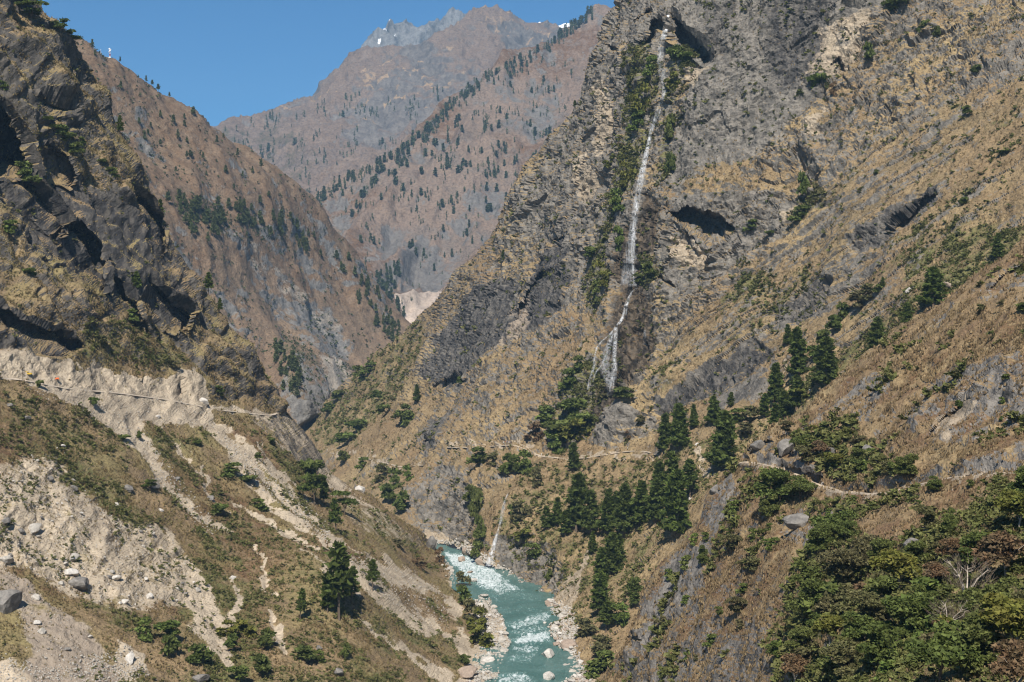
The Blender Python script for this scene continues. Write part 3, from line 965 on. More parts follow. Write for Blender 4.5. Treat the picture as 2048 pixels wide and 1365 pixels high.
R1_CAVES = [([(1340, 30), (1352, 42), (1385, 75), (1405, 95), (1418, 125), (1408, 122), (1382, 96), (1352, 82), (1342, 60)], [(1340, 30), (1352, 42), (1385, 75), (1405, 95), (1418, 125)], 34),
            ([(1272, 95), (1298, 72), (1300, 45), (1318, 38), (1330, 50), (1316, 66), (1300, 86), (1285, 98)], [(1272, 95), (1298, 72), (1300, 45), (1318, 38), (1330, 50)], 22),
            ([(1262, 42), (1290, 30), (1300, 10), (1302, 24), (1285, 38)], [(1262, 42), (1290, 30), (1300, 10)], 12),
            ([(1334, 426), (1375, 410), (1440, 430), (1468, 455), (1450, 480), (1418, 492), (1392, 470), (1360, 448)], [(1334, 426), (1375, 410), (1440, 430), (1468, 455)], 40),
            ([(1668, -6), (1690, 8), (1735, 18), (1722, 26), (1695, 24), (1675, 12)], [(1668, -6), (1690, 8), (1735, 18)], 14),
            ([(1660, 130), (1678, 116), (1694, 150), (1686, 142), (1674, 128)], [(1660, 130), (1678, 116), (1694, 150)], 10),
            ([(1040, 610), (1060, 572), (1086, 540), (1090, 548), (1068, 590), (1030, 655), (985, 690), (1005, 668)], [(1040, 610), (1060, 572), (1086, 540)], 16),
            ([(1208, 90), (1225, 88), (1240, 100), (1235, 108), (1215, 104)], [(1208, 90), (1225, 88), (1240, 100)], 10), ([(1195, 180), (1212, 172), (1208, 190)], [(1195, 180), (1212, 172)], 8),
            ([(1250, 150), (1265, 138), (1268, 155)], [(1250, 150), (1265, 138)], 8), ([(1112, 480), (1140, 462), (1142, 472), (1118, 486)], [(1112, 480), (1140, 462)], 8),
            ([(855, 905), (850, 880), (862, 868), (868, 890), (862, 905)], [(855, 905), (850, 880), (862, 868)], 10), ([(862, 775), (900, 755), (930, 745), (900, 768), (878, 778)], [(862, 775), (900, 755), (930, 745)], 10),
            ([(1780, 450), (1850, 395), (1880, 385), (1850, 410), (1800, 450)], [(1780, 450), (1850, 395), (1880, 385)], 8), ([(1318, 555), (1340, 560), (1345, 572), (1325, 568)], [(1318, 555), (1340, 560), (1345, 572)], 8)]
m_right = terrain_mat('right_cliff_ground', 1.0, TAN, STRAW, (0.20, 0.150, 0.085), (0.105, 0.096, 0.084), (0.225, 0.200, 0.168), OLIVE, 0.8, 0.75, (0.0, 0.25, 0.0), pale=(0.42, 0.34, 0.245))
build_layer('cliff_right', R1_CTRL, R1_SIL + R1_BANK[1:] + [(1300, 1500), (1500, 1300), (2250, 800), (2250, -160)], R1_SIL, 2.5, 46, 30, disp_R1, paint_R1, m_right, R1_CAVES, flat=True)

# ---- spur_right: the near spur with the trail and the wooded foot
R2_SIL = [(2260, 330), (2150, 405), (2048, 482), (1990, 530), (1945, 562), (1900, 592), (1860, 622), (1830, 640), (1780, 672), (1740, 700), (1690, 742), (1640, 782), (1612, 812), (1575, 835), (1548, 852), (1512, 880),
          (1490, 893), (1470, 922), (1440, 950), (1410, 992), (1388, 1042), (1362, 1075), (1335, 1102), (1308, 1142), (1285, 1200), (1268, 1250), (1248, 1292), (1222, 1330), (1195, 1372), (1150, 1440), (1090, 1540)]
R2_CTRL = [(2260, 330, 490), (2048, 482, 480), (1900, 592, 470), (1740, 700, 470), (1640, 782, 470), (1548, 852, 470), (1480, 910, 470), (1410, 992, 470), (1335, 1102, 470), (1248, 1292, 470), (1195, 1372, 478), (1090, 1540, 480),
           (2030, 945, 300), (1850, 970, 332), (1720, 985, 372), (1600, 960, 412), (1500, 925, 452), (2048, 700, 362), (1850, 750, 412), (1700, 850, 428), (1900, 1150, 235), (2048, 1365, 150), (1700, 1365, 220), (1500, 1365, 330), (1400, 1365, 385),
           (1600, 1150, 335), (1450, 1150, 412), (1900, 1365, 165), (2048, 1150, 205), (1750, 1150, 280), (2260, 700, 320), (2260, 950, 250), (2260, 1365, 110), (1900, 1600, 110), (1500, 1600, 250), (1250, 1600, 400), (2260, 1600, 80)]
R2_AX = axes((-0.62, -0.35, 0.70))
TRAIL_NEAR = [(2260, 925), (2150, 935), (2048, 945), (1985, 946), (1900, 955), (1840, 968), (1790, 982), (1740, 988), (1690, 982), (1640, 972), (1605, 955), (1575, 942), (1540, 932), (1505, 925), (1478, 922)]


def paint_R2(u, v, X, A):
    bedn = fbm(X @ R2_AX.T / np.array([30, 20, 4.0], np.float32), 1.0, 3, seed=3)
    A['rock'] += 0.22 + 0.25 * bedn
    A['rust'] += 0.25 + smooth(fbm(X, 35, 2, seed=19), -0.2, 0.3) * 0.6
    for q, r in (([(1480, 920), (1520, 880), (1560, 845), (1640, 790), (1760, 735), (1780, 775), (1720, 860), (1650, 950), (1560, 940), (1500, 930)], 0.72), ([(1800, 670), (1900, 600), (2048, 500), (2260, 380), (2260, 560), (2048, 600), (1930, 600), (1880, 660)], 0.72),
                 ([(1840, 770), (1950, 720), (2100, 660), (2100, 860), (1960, 900), (1870, 890), (1810, 840)], 0.70), ([(1395, 1040), (1420, 985), (1455, 945), (1480, 990), (1420, 1060)], 0.9),
                 ([(1335, 1110), (1400, 1065), (1410, 1170), (1360, 1260), (1290, 1300), (1250, 1320)], 0.78), ([(1550, 1070), (1560, 1010), (1640, 1000), (1670, 1040), (1600, 1085)], 0.85), ([(1250, 1340), (1300, 1250), (1420, 1200), (1480, 1290), (1560, 1240), (1590, 1290), (1500, 1380), (1250, 1400)], 0.55),
                 ([(1830, 950), (1960, 915), (2048, 900), (2048, 940), (1900, 955)], 0.6), ([(2020, 880), (2100, 840), (2100, 930), (2030, 930)], 0.9), ([(1800, 1100), (1860, 1080), (1870, 1120), (1810, 1130)], 0.7)):
        m = pm(u, v, A, 'rock', q, r, 16)
        A['rock'] += m * 0.3 * bedn
    pm(u, v, A, 'rock', [(1640, 800), (1850, 690), (1990, 610), (2100, 620), (2100, 680), (1900, 730), (1800, 745), (1760, 735)], 0.1, 18)
    pm(u, v, A, 'pale', [(1862, 850), (1950, 785), (1962, 815), (1900, 880), (1875, 890)], 0.6, 8)
    sd, _, _, _ = polyline_dist(u, v, R2_SIL[:18])
    edge = 1 - smooth(sd, 8, 22)
    A['rock'] *= 1 - edge * 0.8
    A['rust'] *= 1 - edge
    for q, g in (([(1560, 1400), (1555, 1230), (1600, 1120), (1640, 1060), (1760, 1080), (1900, 1060), (2048, 1000), (2300, 930), (2300, 1600), (1500, 1600)], 0.62), ([(1520, 950), (1600, 960), (1700, 1000), (1840, 985), (1830, 1010), (1700, 1040), (1540, 1010)], 0.5),
                 ([(1580, 870), (1700, 830), (1760, 900), (1820, 960), (1740, 980), (1640, 950)], 0.45)):
        m = pm(u, v, A, 'green', q, g, 30)
        A['rock'] *= 1 - 0.5 * m
    A['green'] += smooth(fbm(X, 22, 2, seed=29), 0.1, 0.5) * 0.35
    A['green'] *= 1 - linemask(u, v, TRAIL_NEAR, 16)
    lm(u, v, A, 'pale', TRAIL_NEAR, 5.5, 0.95)


def disp_R2(X, A, u, v):
    d = fbm(X, 40, 3, seed=2) * 2.6 + (ridged(X, 16, 3, seed=7)) * 0.9
    rk = smooth(A['rock'], 0.35, 0.75)
    d += crag(X, R2_AX, 4.4, 2.6, 1.3) * rk
    Q = X @ R2_AX.T
    s = (Q[:, 2] + fbm(X, 22, 2, seed=12) * 3) / 6.5
    fr = s - np.floor(s)
    d += (np.where(fr < 0.85, fr, (1 - fr) * 5.6) - 0.5) * 1.0 * rk * smooth(fbm(X, 20, 2, seed=78), -0.3, 0.3)
    d += fbm(X, 2.4, 3, 0.6, seed=8) * 0.35
    tr = linemask(u, v, TRAIL_NEAR, 9)
    d = d * (1 - 0.8 * tr) - linemask(u, v - 0, [(a, b - 10) for a, b in TRAIL_NEAR], 8) * 1.6
    return d


R2_CAVES = [([(1850, 880), (1880, 840), (1950, 790), (1955, 800), (1900, 850), (1860, 890)], [(1850, 880), (1880, 840), (1950, 790)], 4), ([(1555, 925), (1590, 940), (1640, 948), (1625, 958), (1580, 955)], [(1555, 925), (1590, 940), (1640, 948)], 5),
            ([(1255, 1290), (1268, 1262), (1282, 1280), (1276, 1310), (1262, 1312)], [(1255, 1290), (1268, 1262), (1282, 1280)], 9), ([(1900, 830), (1950, 760), (2000, 735), (1990, 750), (1930, 810)], [(1900, 830), (1950, 760), (2000, 735)], 4),
            ([(1980, 580), (2010, 545), (2060, 520), (2050, 560), (2000, 600)], [(1980, 580), (2010, 545), (2060, 520)], 5), ([(1495, 905), (1520, 885), (1545, 880), (1535, 905), (1510, 918)], [(1495, 905), (1520, 885), (1545, 880)], 5)]
m_spur = terrain_mat('near_spur_ground', 0.5, TAN, STRAW, (0.175, 0.115, 0.068), RK1, RK2, (0.105, 0.103, 0.042), 1.1, 0.7, (0.5, 0.3, 0.0), pale=(0.36, 0.29, 0.21))
build_layer('spur_right', R2_CTRL, R2_SIL + [(1200, 1600), (2520, 1600), (2520, 150)], R2_SIL, 2.5, 46, 22, disp_R2, paint_R2, m_spur, R2_CAVES, flat=True, soft=1)

# ---- ridge_middle: the brown ridge behind the left cliff
L1_SIL = [(-60, -30), (60, 40), (130, 78), (160, 86), (200, 102), (240, 122), (270, 145), (300, 165), (340, 190), (380, 215), (410, 230), (430, 252), (446, 268), (500, 300), (545, 335), (580, 362), (620, 392), (648, 430), (675, 470), (700, 500), (728, 540),
          (760, 582), (795, 625), (822, 655), (840, 690)]
L1_CTRL = [(60, 40, 1850), (160, 86, 1900), (300, 165, 2000), (410, 230, 2100), (446, 268, 2110), (500, 300, 2150), (620, 392, 2200), (700, 500, 2250), (760, 582, 2260), (822, 655, 2280), (640, 835, 1700), (600, 800, 1640), (350, 400, 1790), (500, 600, 1800), (500, 700, 1700),
           (700, 740, 1950), (760, 690, 2130), (200, 400, 1640), (200, 700, 1480), (450, 900, 1500), (650, 640, 2020), (420, 330, 1960), (700, 950, 1560), (800, 800, 1900), (250, 250, 1840)]
L1_AX = axes((0.456, 0.382, 0.804))
CRAG = [(540, 700), (575, 720), (605, 740), (625, 790), (618, 850), (590, 850), (560, 790)]


def paint_L1(u, v, X, A):
    bedn = fbm(X @ L1_AX.T / np.array([150, 90, 22.0], np.float32), 1.0, 3, seed=3)
    A['rock'] += 0.30 + 0.32 * bedn
    A['rust'] += 0.55
    gul = ridged(falls(X, (0.40, -0.60, -0.69), 0.3), 95, 5, 0.5, seed=7)
    A['rock'] -= gul * 0.25
    A['green'] += smooth(-gul, 0.2, 0.9) * 0.25
    m = pm(u, v, A, 'rust', [(420, 480), (560, 560), (820, 660), (800, 900), (400, 900)], 0.1, 60)
    pm(u, v, A, 'pale', [(490, 470), (520, 480), (600, 560), (680, 640), (710, 680), (650, 650), (580, 590), (520, 540)], 0.45, 22)
    pm(u, v, A, 'pale', [(630, 720), (690, 712), (700, 740), (690, 790), (660, 790), (640, 760)], 0.72, 12)
    pm(u, v, A, 'rock', [(560, 600), (640, 600), (720, 690), (690, 740), (600, 690)], 0.75, 22)
    pm(u, v, A, 'rock', [(380, 215), (450, 270), (440, 275), (400, 240)], 0.9, 10)
    m = pm(u, v, A, 'rock', CRAG, 0.6, 14)
    A['green'] += m * 0.5
    pm(u, v, A, 'green', [(330, 400), (440, 400), (560, 440), (640, 480), (560, 480), (440, 470), (350, 460)], 0.3, 30)
    pm(u, v, A, 'green', [(612, 782), (655, 780), (655, 805), (615, 825)], 0.4, 8)


def disp_L1(X, A, u, v):
    d = fbm(X, 210, 4, seed=2) * 16 + ridged(falls(X, (0.40, -0.60, -0.69), 0.3), 95, 5, 0.5, seed=7) * 4.5
    d += crag(X, L1_AX, 26, 12, 6) * smooth(A['rock'], 0.25, 0.7)
    d += fbm(X, 10, 2, seed=8) * 1.3
    d += polymask(u, v, CRAG, 20) * 30
    return d


m_mid = terrain_mat('middle_ridge_ground', 1.9, (0.225, 0.160, 0.105), (0.20, 0.140, 0.094), (0.175, 0.128, 0.088), (0.13, 0.123, 0.115), (0.22, 0.205, 0.185), (0.10, 0.097, 0.052), 0.9, 0.8, (0.5, 0, 0.3), pale=(0.38, 0.325, 0.26))
build_layer('ridge_middle', L1_CTRL, L1_SIL + [(840, 860), (700, 950), (300, 950), (100, 700), (-60, 300)], L1_SIL, 3.0, 30, 14, disp_L1, paint_L1, m_mid)

# ---- mountain_front: the far slope with the diagonal tree line
F1_SIL = [(1420, -90), (1300, -50), (1232, -2), (1200, 6), (1180, 18), (1160, 32), (1140, 48), (1126, 62), (1100, 84), (1053, 108), (1015, 128), (980, 147), (950, 168), (925, 187), (895, 218), (870, 247), (845, 268), (815, 287), (785, 308), (752, 326), (720, 340), (687, 354), (655, 380), (630, 400), (600, 430)]
F1_CTRL = [(1300, -50, 4900), (1126, 62, 4600), (925, 187, 4300), (752, 326, 3900), (630, 400, 3750), (1000, 300, 3980), (830, 620, 3000), (780, 560, 3120), (1100, 200, 4180), (900, 450, 3600), (1230, 0, 4720), (1000, 450, 3580), (750, 480, 3420), (680, 480, 3500), (860, 700, 2850), (1200, 300, 4000), (1100, 500, 3500), (1400, 100, 4600), (700, 700, 2900)]
F1_AX = axes((-0.5, -0.4, 0.76))


def paint_F1(u, v, X, A):
    A['rock'] += 0.40 + 0.32 * fbm(X, 130, 4, 0.65, seed=3)
    A['rust'] += smooth(fbm(X, 400, 2, seed=33), -0.2, 0.3)
    gul = ridged(falls(X, (-0.14, -0.90, -0.42), 0.28), 300, 5, 0.5, seed=7)
    A['rock'] -= gul * 0.5
    A['green'] += smooth(-gul, 0.1, 0.9) * 0.35
    A['green'] += smooth(fbm(X, 300, 2, seed=43), 0.1, 0.5) * 0.3
    pm(u, v, A, 'pale', [(790, 600), (830, 575), (880, 545), (890, 570), (850, 640), (820, 650), (800, 620)], 0.95, 10)
    pm(u, v, A, 'green', [(740, 560), (800, 520), (800, 560), (780, 600), (820, 650), (790, 660), (760, 610)], 0.7, 14)


def disp_F1(X, A, u, v):
    d = fbm(X, 700, 3, seed=2) * 40 + ridged(falls(X, (-0.14, -0.90, -0.42), 0.28), 300, 5, 0.5, seed=7) * 48
    d += fbm(X, 60, 3, 0.6, seed=8) * 7 + (ridged(X, 90, 3, seed=17)) * 5
    return d


m_far = terrain_mat('far_slope_ground', 4.0, (0.205, 0.148, 0.110), (0.195, 0.143, 0.110), (0.165, 0.130, 0.105), (0.118, 0.108, 0.100), (0.165, 0.150, 0.135), (0.095, 0.086, 0.050), 0.5, 0.8, (0, 0, 0), pale=(0.50, 0.40, 0.32))
build_layer('mountain_front', F1_CTRL, F1_SIL + [(680, 760), (900, 760), (1150, 500), (1400, 200)], F1_SIL, 3.2, 30, 8, disp_F1, paint_F1, m_far)

# ---- mountain_back: the high ridge closing the valley
F2_SIL = [(300, 340), (400, 280), (440, 257), (470, 243), (510, 230), (545, 220), (570, 205), (600, 187), (628, 178), (636, 170), (645, 166), (660, 153), (690, 132), (712, 112), (726, 106), (760, 112), (790, 108), (830, 96), (860, 86), (900, 66), (925, 44), (945, 24), (960, 18),
          (985, 20), (1000, 24), (1020, 22), (1040, 36), (1060, 48), (1080, 48), (1095, 42), (1112, 46), (1122, 54), (1150, 62), (1200, 60), (1260, 50)]
F2_CTRL = [(300, 340, 5800), (440, 257, 6000), (560, 212, 6200), (640, 170, 6400), (725, 106, 6600), (960, 15, 7000), (1100, 45, 7000), (1250, 50, 7100), (700, 300, 5300), (560, 330, 5300), (850, 200, 5750), (900, 100, 6300), (1050, 80, 6600), (650, 420, 4700), (800, 400, 4900), (1000, 200, 5900), (480, 330, 5500), (1100, 200, 6000), (500, 450, 4700)]


def paint_F2(u, v, X, A):
    A['rock'] += 0.42 + 0.3 * fbm(X, 260, 3, seed=3) + smooth(v, 260, 80) * 0.25
    A['rust'] += 0.3
    gul = ridged(falls(X, (0.1, -0.85, -0.5), 0.35), 560, 5, 0.52, seed=7)
    A['rock'] -= gul * 0.5
    A['green'] += smooth(-gul, 0.1, 0.9) * 0.35 * smooth(v, 120, 260)
    r = fbm(X * np.array([1, 1, 0.45], np.float32), 130, 3, seed=51)
    A['pale'] += smooth(v, 330, 160) * smooth(np.abs(r), 0.16, 0.02) * 0.8 * smooth(fbm(X, 300, 2, seed=61), -0.3, 0.2)
    A['dark'] += smooth(v, 250, 100) * 0.2
    pm(u, v, A, 'green', [(440, 262), (560, 225), (640, 330), (560, 420), (460, 350)], 0.45, 40)


def disp_F2(X, A, u, v):
    d = fbm(X, 1100, 3, seed=2) * 12 + ridged(falls(X, (0.1, -0.85, -0.5), 0.35), 560, 5, 0.52, seed=7) * 30
    d += (ridged(X, 120, 3, seed=17)) * 20
    return d


m_back = terrain_mat('high_ridge_ground', 6.0, (0.195, 0.145, 0.112), (0.185, 0.138, 0.108), (0.16, 0.125, 0.104), (0.105, 0.094, 0.088), (0.175, 0.155, 0.138), (0.085, 0.078, 0.05), 0.9, 0.9, pale=(0.34, 0.235, 0.145))
build_layer('mountain_back', F2_CTRL, F2_SIL + [(1260, 300), (900, 500), (500, 560), (300, 500)], F2_SIL, 3.2, 30, 6, disp_F2, paint_F2, m_back)

# ---- mountain_peak: grey crags with a little snow
F3_SIL = [(680, 160), (705, 125), (722, 106), (738, 84), (752, 72), (762, 62), (772, 50), (778, 44), (786, 46), (796, 56), (806, 44), (816, 38), (826, 40), (838, 52), (850, 56), (858, 47), (866, 44), (876, 36), (888, 28), (896, 22), (908, 25), (922, 26), (940, 24), (960, 40), (990, 60)]
F3_CTRL = [(680, 160, 8300), (778, 44, 8500), (816, 38, 8700), (896, 22, 8900), (990, 60, 9000), (760, 150, 8000), (860, 120, 8300), (950, 120, 8500)]


def paint_F3(u, v, X, A):
    A['rock'] += 1.2
    sn = polymask(u, v, [(752, 76), (768, 48), (785, 44), (800, 58), (790, 72), (770, 78)], 8)
    A['pale'] += sn * smooth(fbm(X, 55, 3, seed=5), 0.1, 0.35) * 1.1


m_peak = terrain_mat('grey_crag_ground', 8.0, (0.16, 0.15, 0.14), (0.18, 0.17, 0.16), (0.15, 0.14, 0.13), (0.115, 0.112, 0.110), (0.215, 0.21, 0.205), (0.1, 0.1, 0.1), 0.5, 1.0, pale=(0.85, 0.86, 0.88))
build_layer('mountain_peak', F3_CTRL, F3_SIL + [(990, 180), (680, 200)], F3_SIL, 2.6, 20, 4,
            lambda X, A, u, v: (ridged(X * np.array([1, 1, 0.4], np.float32), 260, 4, seed=7)) * 60 + fbm(X, 60, 2, seed=1) * 14, paint_F3, m_peak)

# ---- mountain_snow: the snow range that just shows in the saddle
S_SIL = [(1020, 70), (1060, 50), (1071, 46), (1080, 43), (1090, 49), (1105, 52), (1118, 49), (1130, 47), (1150, 48), (1200, 60)]
m_snow = terrain_mat('snow_range_ground', 10.0, (0.8, 0.8, 0.8), (0.82, 0.82, 0.83), (0.78, 0.8, 0.82), (0.8, 0.8, 0.8), (0.85, 0.85, 0.85), (0.8, 0.8, 0.8), 0.0, 0.3, pale=(0.85, 0.85, 0.87))
build_layer('mountain_snow', [(1020, 70, 10500), (1130, 46, 10800), (1200, 60, 10800), (1100, 130, 10100)], S_SIL + [(1200, 130), (1020, 130)], S_SIL, 3.0, 15, 3,
            lambda X, A, u, v: fbm(X, 200, 3, seed=7) * 16, lambda u, v, X, A: A['pale'].__iadd__(1.0), m_snow)

# ---- valley floor sheet under everything
m_floor = plain('valley_earth', (0.22, 0.18, 0.13), 0.95, 0.3, 0.02)
mb = MB()
mb.quad([(-14000, -3000, -4), (14000, -3000, -4), (14000, 14000, -4), (-14000, 14000, -4)])
tag(add('valley_floor', mb.mesh('valley_floor', m_floor)), kind='structure')
# ------------------------------------------------------------------ river
def river_z(D):
    return 0.017 * (D - 604)


RIVER_R = [q for q in R1_BANK if q[1] >= 1084 and q[0] >= 860]
m_water, nt, b = new_mat('glacial_water')
g = NG(nt)
geo = g.n('ShaderNodeNewGeometry')
mp = g.n('ShaderNodeMapping')
g.l(geo.outputs['Position'], mp.inputs[0])
mp.inputs['Rotation'].default_value = (0, 0, math.radians(-12))
mp.inputs['Scale'].default_value = (0.8, 0.26, 0.7)
w1 = g.noise(mp.outputs[0], 1.0, 5, 0.65, 0.8)
w2 = g.noise(geo.outputs['Position'], 1.3, 4, 0.7, 0.6)
w3 = g.noise(geo.outputs['Position'], 0.06, 3, 0.5)
fo = g.math('ADD', g.attr('foam'), g.math('MULTIPLY', g.math('SUBTRACT', g.math('ADD', g.math('MULTIPLY', w1, 0.6), g.math('MULTIPLY', w2, 0.4)), 0.5), 4.2))
ff = g.range(fo, 0.52, 1.1)
wc = g.mix(g.range(w3, 0.35, 0.65), (0.058, 0.138, 0.122), (0.090, 0.180, 0.160))
wc = g.mix(g.math('MULTIPLY', g.range(fo, 0.0, 0.6), 0.55), wc, (0.16, 0.27, 0.25))
wc = g.mix(g.math('MULTIPLY', ff, 0.9), wc, (0.68, 0.73, 0.72))
g.l(wc, b.inputs['Base Color'])
b.inputs['Specular IOR Level'].default_value = 0.4
g.l(g.math('MULTIPLY_ADD', ff, 0.5, 0.22), b.inputs['Roughness'])
bp = g.n('ShaderNodeBump')
bp.inputs['Strength'].default_value = 0.6
bp.inputs['Distance'].default_value = 0.6
g.l(g.math('ADD', w1, w2), bp.inputs['Height'])
g.l(bp.outputs[0], b.inputs['Normal'])


def bank_xy(u, v):
    D = 604.0
    for _ in range(12):
        a, bb = ray(u, v)
        D = float((CZ - river_z(D)) / -bb)
    return float(ray(u, v)[0] * D), D


lb = [bank_xy(*q) for q in L0_BANK]
rb = [bank_xy(*q) for q in RIVER_R] + [bank_xy(1118, 1420), bank_xy(1125, 1560)]
poly_w = [(x - 14, y) for x, y in lb[::-1]] + [(lb[0][0] - 70, 935), (lb[0][0] - 70, 990), (rb[0][0] + 20, 990)] + [(x + 14, y) for x, y in rb]
xs = np.arange(-130, 60, 0.8)
ys = np.arange(470, 992, 0.9)
GX, GY = np.meshgrid(xs, ys)
kk = inpoly(GX, GY, poly_w)
PW = np.stack([GX, GY, river_z(GY)], -1)[kk]
pu, pv = pix(PW)
foam = np.zeros(len(PW), np.float32) + 0.02
wu = pu + perlin(np.stack([pu / 14, pv / 9, 0 * pu], -1)) * 6
wv = pv + perlin(np.stack([pu / 14, pv / 9, 0 * pu + 5], -1)) * 4
for poly, val in (([(885, 1104), (925, 1106), (985, 1138), (1012, 1160), (985, 1180), (940, 1160), (905, 1130)], 0.95), ([(925, 1150), (1000, 1150), (1045, 1180), (1000, 1190), (955, 1175)], 0.75), ([(960, 1180), (1060, 1185), (1085, 1200), (990, 1205)], 0.28),
                  ([(1000, 1215), (1080, 1215), (1095, 1222), (1005, 1228)], 0.25), ([(1012, 1248), (1060, 1232), (1100, 1222), (1100, 1240), (1030, 1262)], 0.72), ([(1020, 1262), (1070, 1250), (1100, 1258), (1040, 1275)], 0.6), ([(1022, 1280), (1060, 1265), (1100, 1262), (1098, 1282), (1045, 1290)], 0.95),
                  ([(1025, 1292), (1085, 1288), (1075, 1305), (1030, 1306)], 0.7), ([(1015, 1310), (1070, 1306), (1060, 1325), (1015, 1325)], 0.5), ([(995, 1350), (1050, 1345), (1070, 1362), (1000, 1380)], 0.75)):
    foam = np.maximum(foam, val * polymask(wu, wv, poly, 12))
PW[:, 2] += fbm(PW * np.array([1, 0.6, 1]), 4.0, 3, 0.6, seed=3) * (0.10 + 0.55 * foam)
ix = -np.ones(GX.shape, np.int64)
ix[kk] = np.arange(kk.sum())
q = ix[:-1, :-1], ix[:-1, 1:], ix[1:, 1:], ix[1:, :-1]
ok = (q[0] >= 0) & (q[1] >= 0) & (q[2] >= 0) & (q[3] >= 0)
add('river', mesh_np('river', PW, np.stack([a[ok] for a in q], -1), [m_water], {'foam': foam}), kind='structure')

# ------------------------------------------------------------------ waterfalls
m_fall, nt, b = new_mat('falling_water')
g = NG(nt)
geo = g.n('ShaderNodeNewGeometry')
mp = g.n('ShaderNodeMapping')
g.l(geo.outputs['Position'], mp.inputs[0])
mp.inputs['Scale'].default_value = (1.1, 1.1, 0.05)
s1 = g.noise(mp.outputs[0], 1.0, 4, 0.65, 0.3)
s2 = g.noise(geo.outputs['Position'], 0.25, 3, 0.6)
al = g.math('MULTIPLY', g.range(g.math('ADD', g.math('MULTIPLY', s1, 0.7), g.math('MULTIPLY', s2, 0.3)), 0.36, 0.72), g.attr('flow'), clamp=True)
b.inputs['Base Color'].default_value = (0.80, 0.82, 0.84, 1)
b.inputs['Roughness'].default_value = 0.6
g.l(al, b.inputs['Alpha'])


def waterfall(name, strands, layer, off, label):
    V, Fc, fl = [], [], []
    for line, wid, flow in strands:
        L = np.asarray(line, float)
        seg = np.r_[0, np.cumsum(np.hypot(*np.diff(L, axis=0).T))]
        n = max(4, int(seg[-1] / 3))
        t = np.linspace(0, seg[-1], n)
        uu, vv, ww = np.interp(t, seg, L[:, 0]), np.interp(t, seg, L[:, 1]), np.interp(t, seg, wid) * 1.55
        ff = np.interp(t, seg, flow) * 0.72
        base = np.array([ground(layer, a, c)[0] for a, c in zip(uu, vv)])
        # water keeps to the outer side of the ledges: smooth and stand off from the rock
        dd = base[:, 1].copy()
        for _ in range(3):
            dd = np.minimum(dd, np.convolve(np.pad(dd, 3, 'edge'), np.ones(7) / 7, 'valid'))
        dd -= off
        c = P3(uu, vv, dd)
        k0 = len(V)
        for i in range(n):
            hw = ww[i] * dd[i] / F / 2
            for j, e in enumerate((-1, -0.66, -0.33, 0, 0.33, 0.66, 1)):
                V.append((c[i, 0] + e * hw, c[i, 1] + abs(e) * 0.8, c[i, 2]))
                fl.append(ff[i] * (1 - e * e) ** 0.8)
        for i in range(n - 1):
            for j in range(6):
                a = k0 + i * 7 + j
                Fc.append((a, a + 1, a + 8, a + 7))
    me = mesh_np(name, V, Fc, [m_fall], {'flow': fl})
    return add(name, me, label=label, kind='structure')


waterfall('waterfall', [
    ([(1337, 30), (1333, 50), (1328, 72), (1323, 95), (1319, 128)], [5, 7, 9, 11, 9], [2.0, 2.0, 1.6, 1.0, 0.4]),
    ([(1322, 125), (1326, 150), (1331, 170), (1329, 185), (1318, 212), (1311, 235), (1302, 262), (1298, 285), (1292, 312), (1285, 345)], [10, 12, 10, 7, 5, 6, 5, 6, 8, 9], [0.25, 0.4, 0.6, 0.7, 0.9, 1.0, 1.1, 1.2, 1, 0.9]),
    ([(1330, 180), (1325, 205), (1320, 225), (1312, 245), (1305, 262)], [4, 3, 3, 3, 3], [0.5, 0.7, 0.8, 0.7, 0.6]),
    ([(1287, 335), (1280, 370), (1274, 400), (1270, 430), (1267, 460), (1264, 490), (1262, 520), (1262, 560), (1263, 575)], [10, 10, 9, 10, 13, 16, 22, 28, 22], [0.8, 0.8, 0.8, 0.8, 0.65, 0.5, 0.42, 0.45, 0.25]),
    ([(1277, 390), (1272, 420), (1268, 455), (1266, 500), (1267, 540), (1270, 572)], [4, 4, 5, 5, 5, 4], [1.1, 1.1, 0.9, 0.8, 0.9, 0.9]),
    ([(1276, 576), (1264, 584), (1257, 598), (1252, 612), (1249, 630), (1240, 645), (1231, 657), (1222, 668)], [3, 4, 5, 6, 6, 5, 5, 5], [0.3, 0.6, 1.1, 1.5, 1.4, 1.3, 1.2, 1.1]),
    ([(1232, 655), (1231, 680), (1229, 710), (1229, 740), (1226, 765), (1218, 792)], [5, 6, 7, 9, 9, 10], [1, 0.9, 0.8, 0.8, 0.7, 0.3]),
    ([(1225, 665), (1219, 690), (1213, 712), (1212, 740), (1220, 765), (1222, 785)], [5, 10, 14, 18, 14, 10], [0.9, 0.6, 0.45, 0.45, 0.5, 0.3]),
    ([(1222, 668), (1205, 682), (1194, 695), (1189, 715), (1188, 735), (1181, 755), (1176, 780)], [3, 3, 3, 3, 4, 4, 4], [0.9, 0.9, 0.9, 0.8, 0.8, 0.9, 0.5]),
    ([(1268, 470), (1262, 510), (1252, 540), (1248, 570)], [6, 9, 12, 12], [0.4, 0.45, 0.45, 0.3]),
    ([(1216, 700), (1205, 728), (1192, 745), (1186, 765)], [3, 3, 3, 3], [0.6, 0.7, 0.8, 0.5]),
    ([(1290, 660), (1289, 690)], [4, 5], [0.5, 0.3])], 'cliff_right', 2.5, 'tall white waterfall falling in stages down the dark wet cliff')
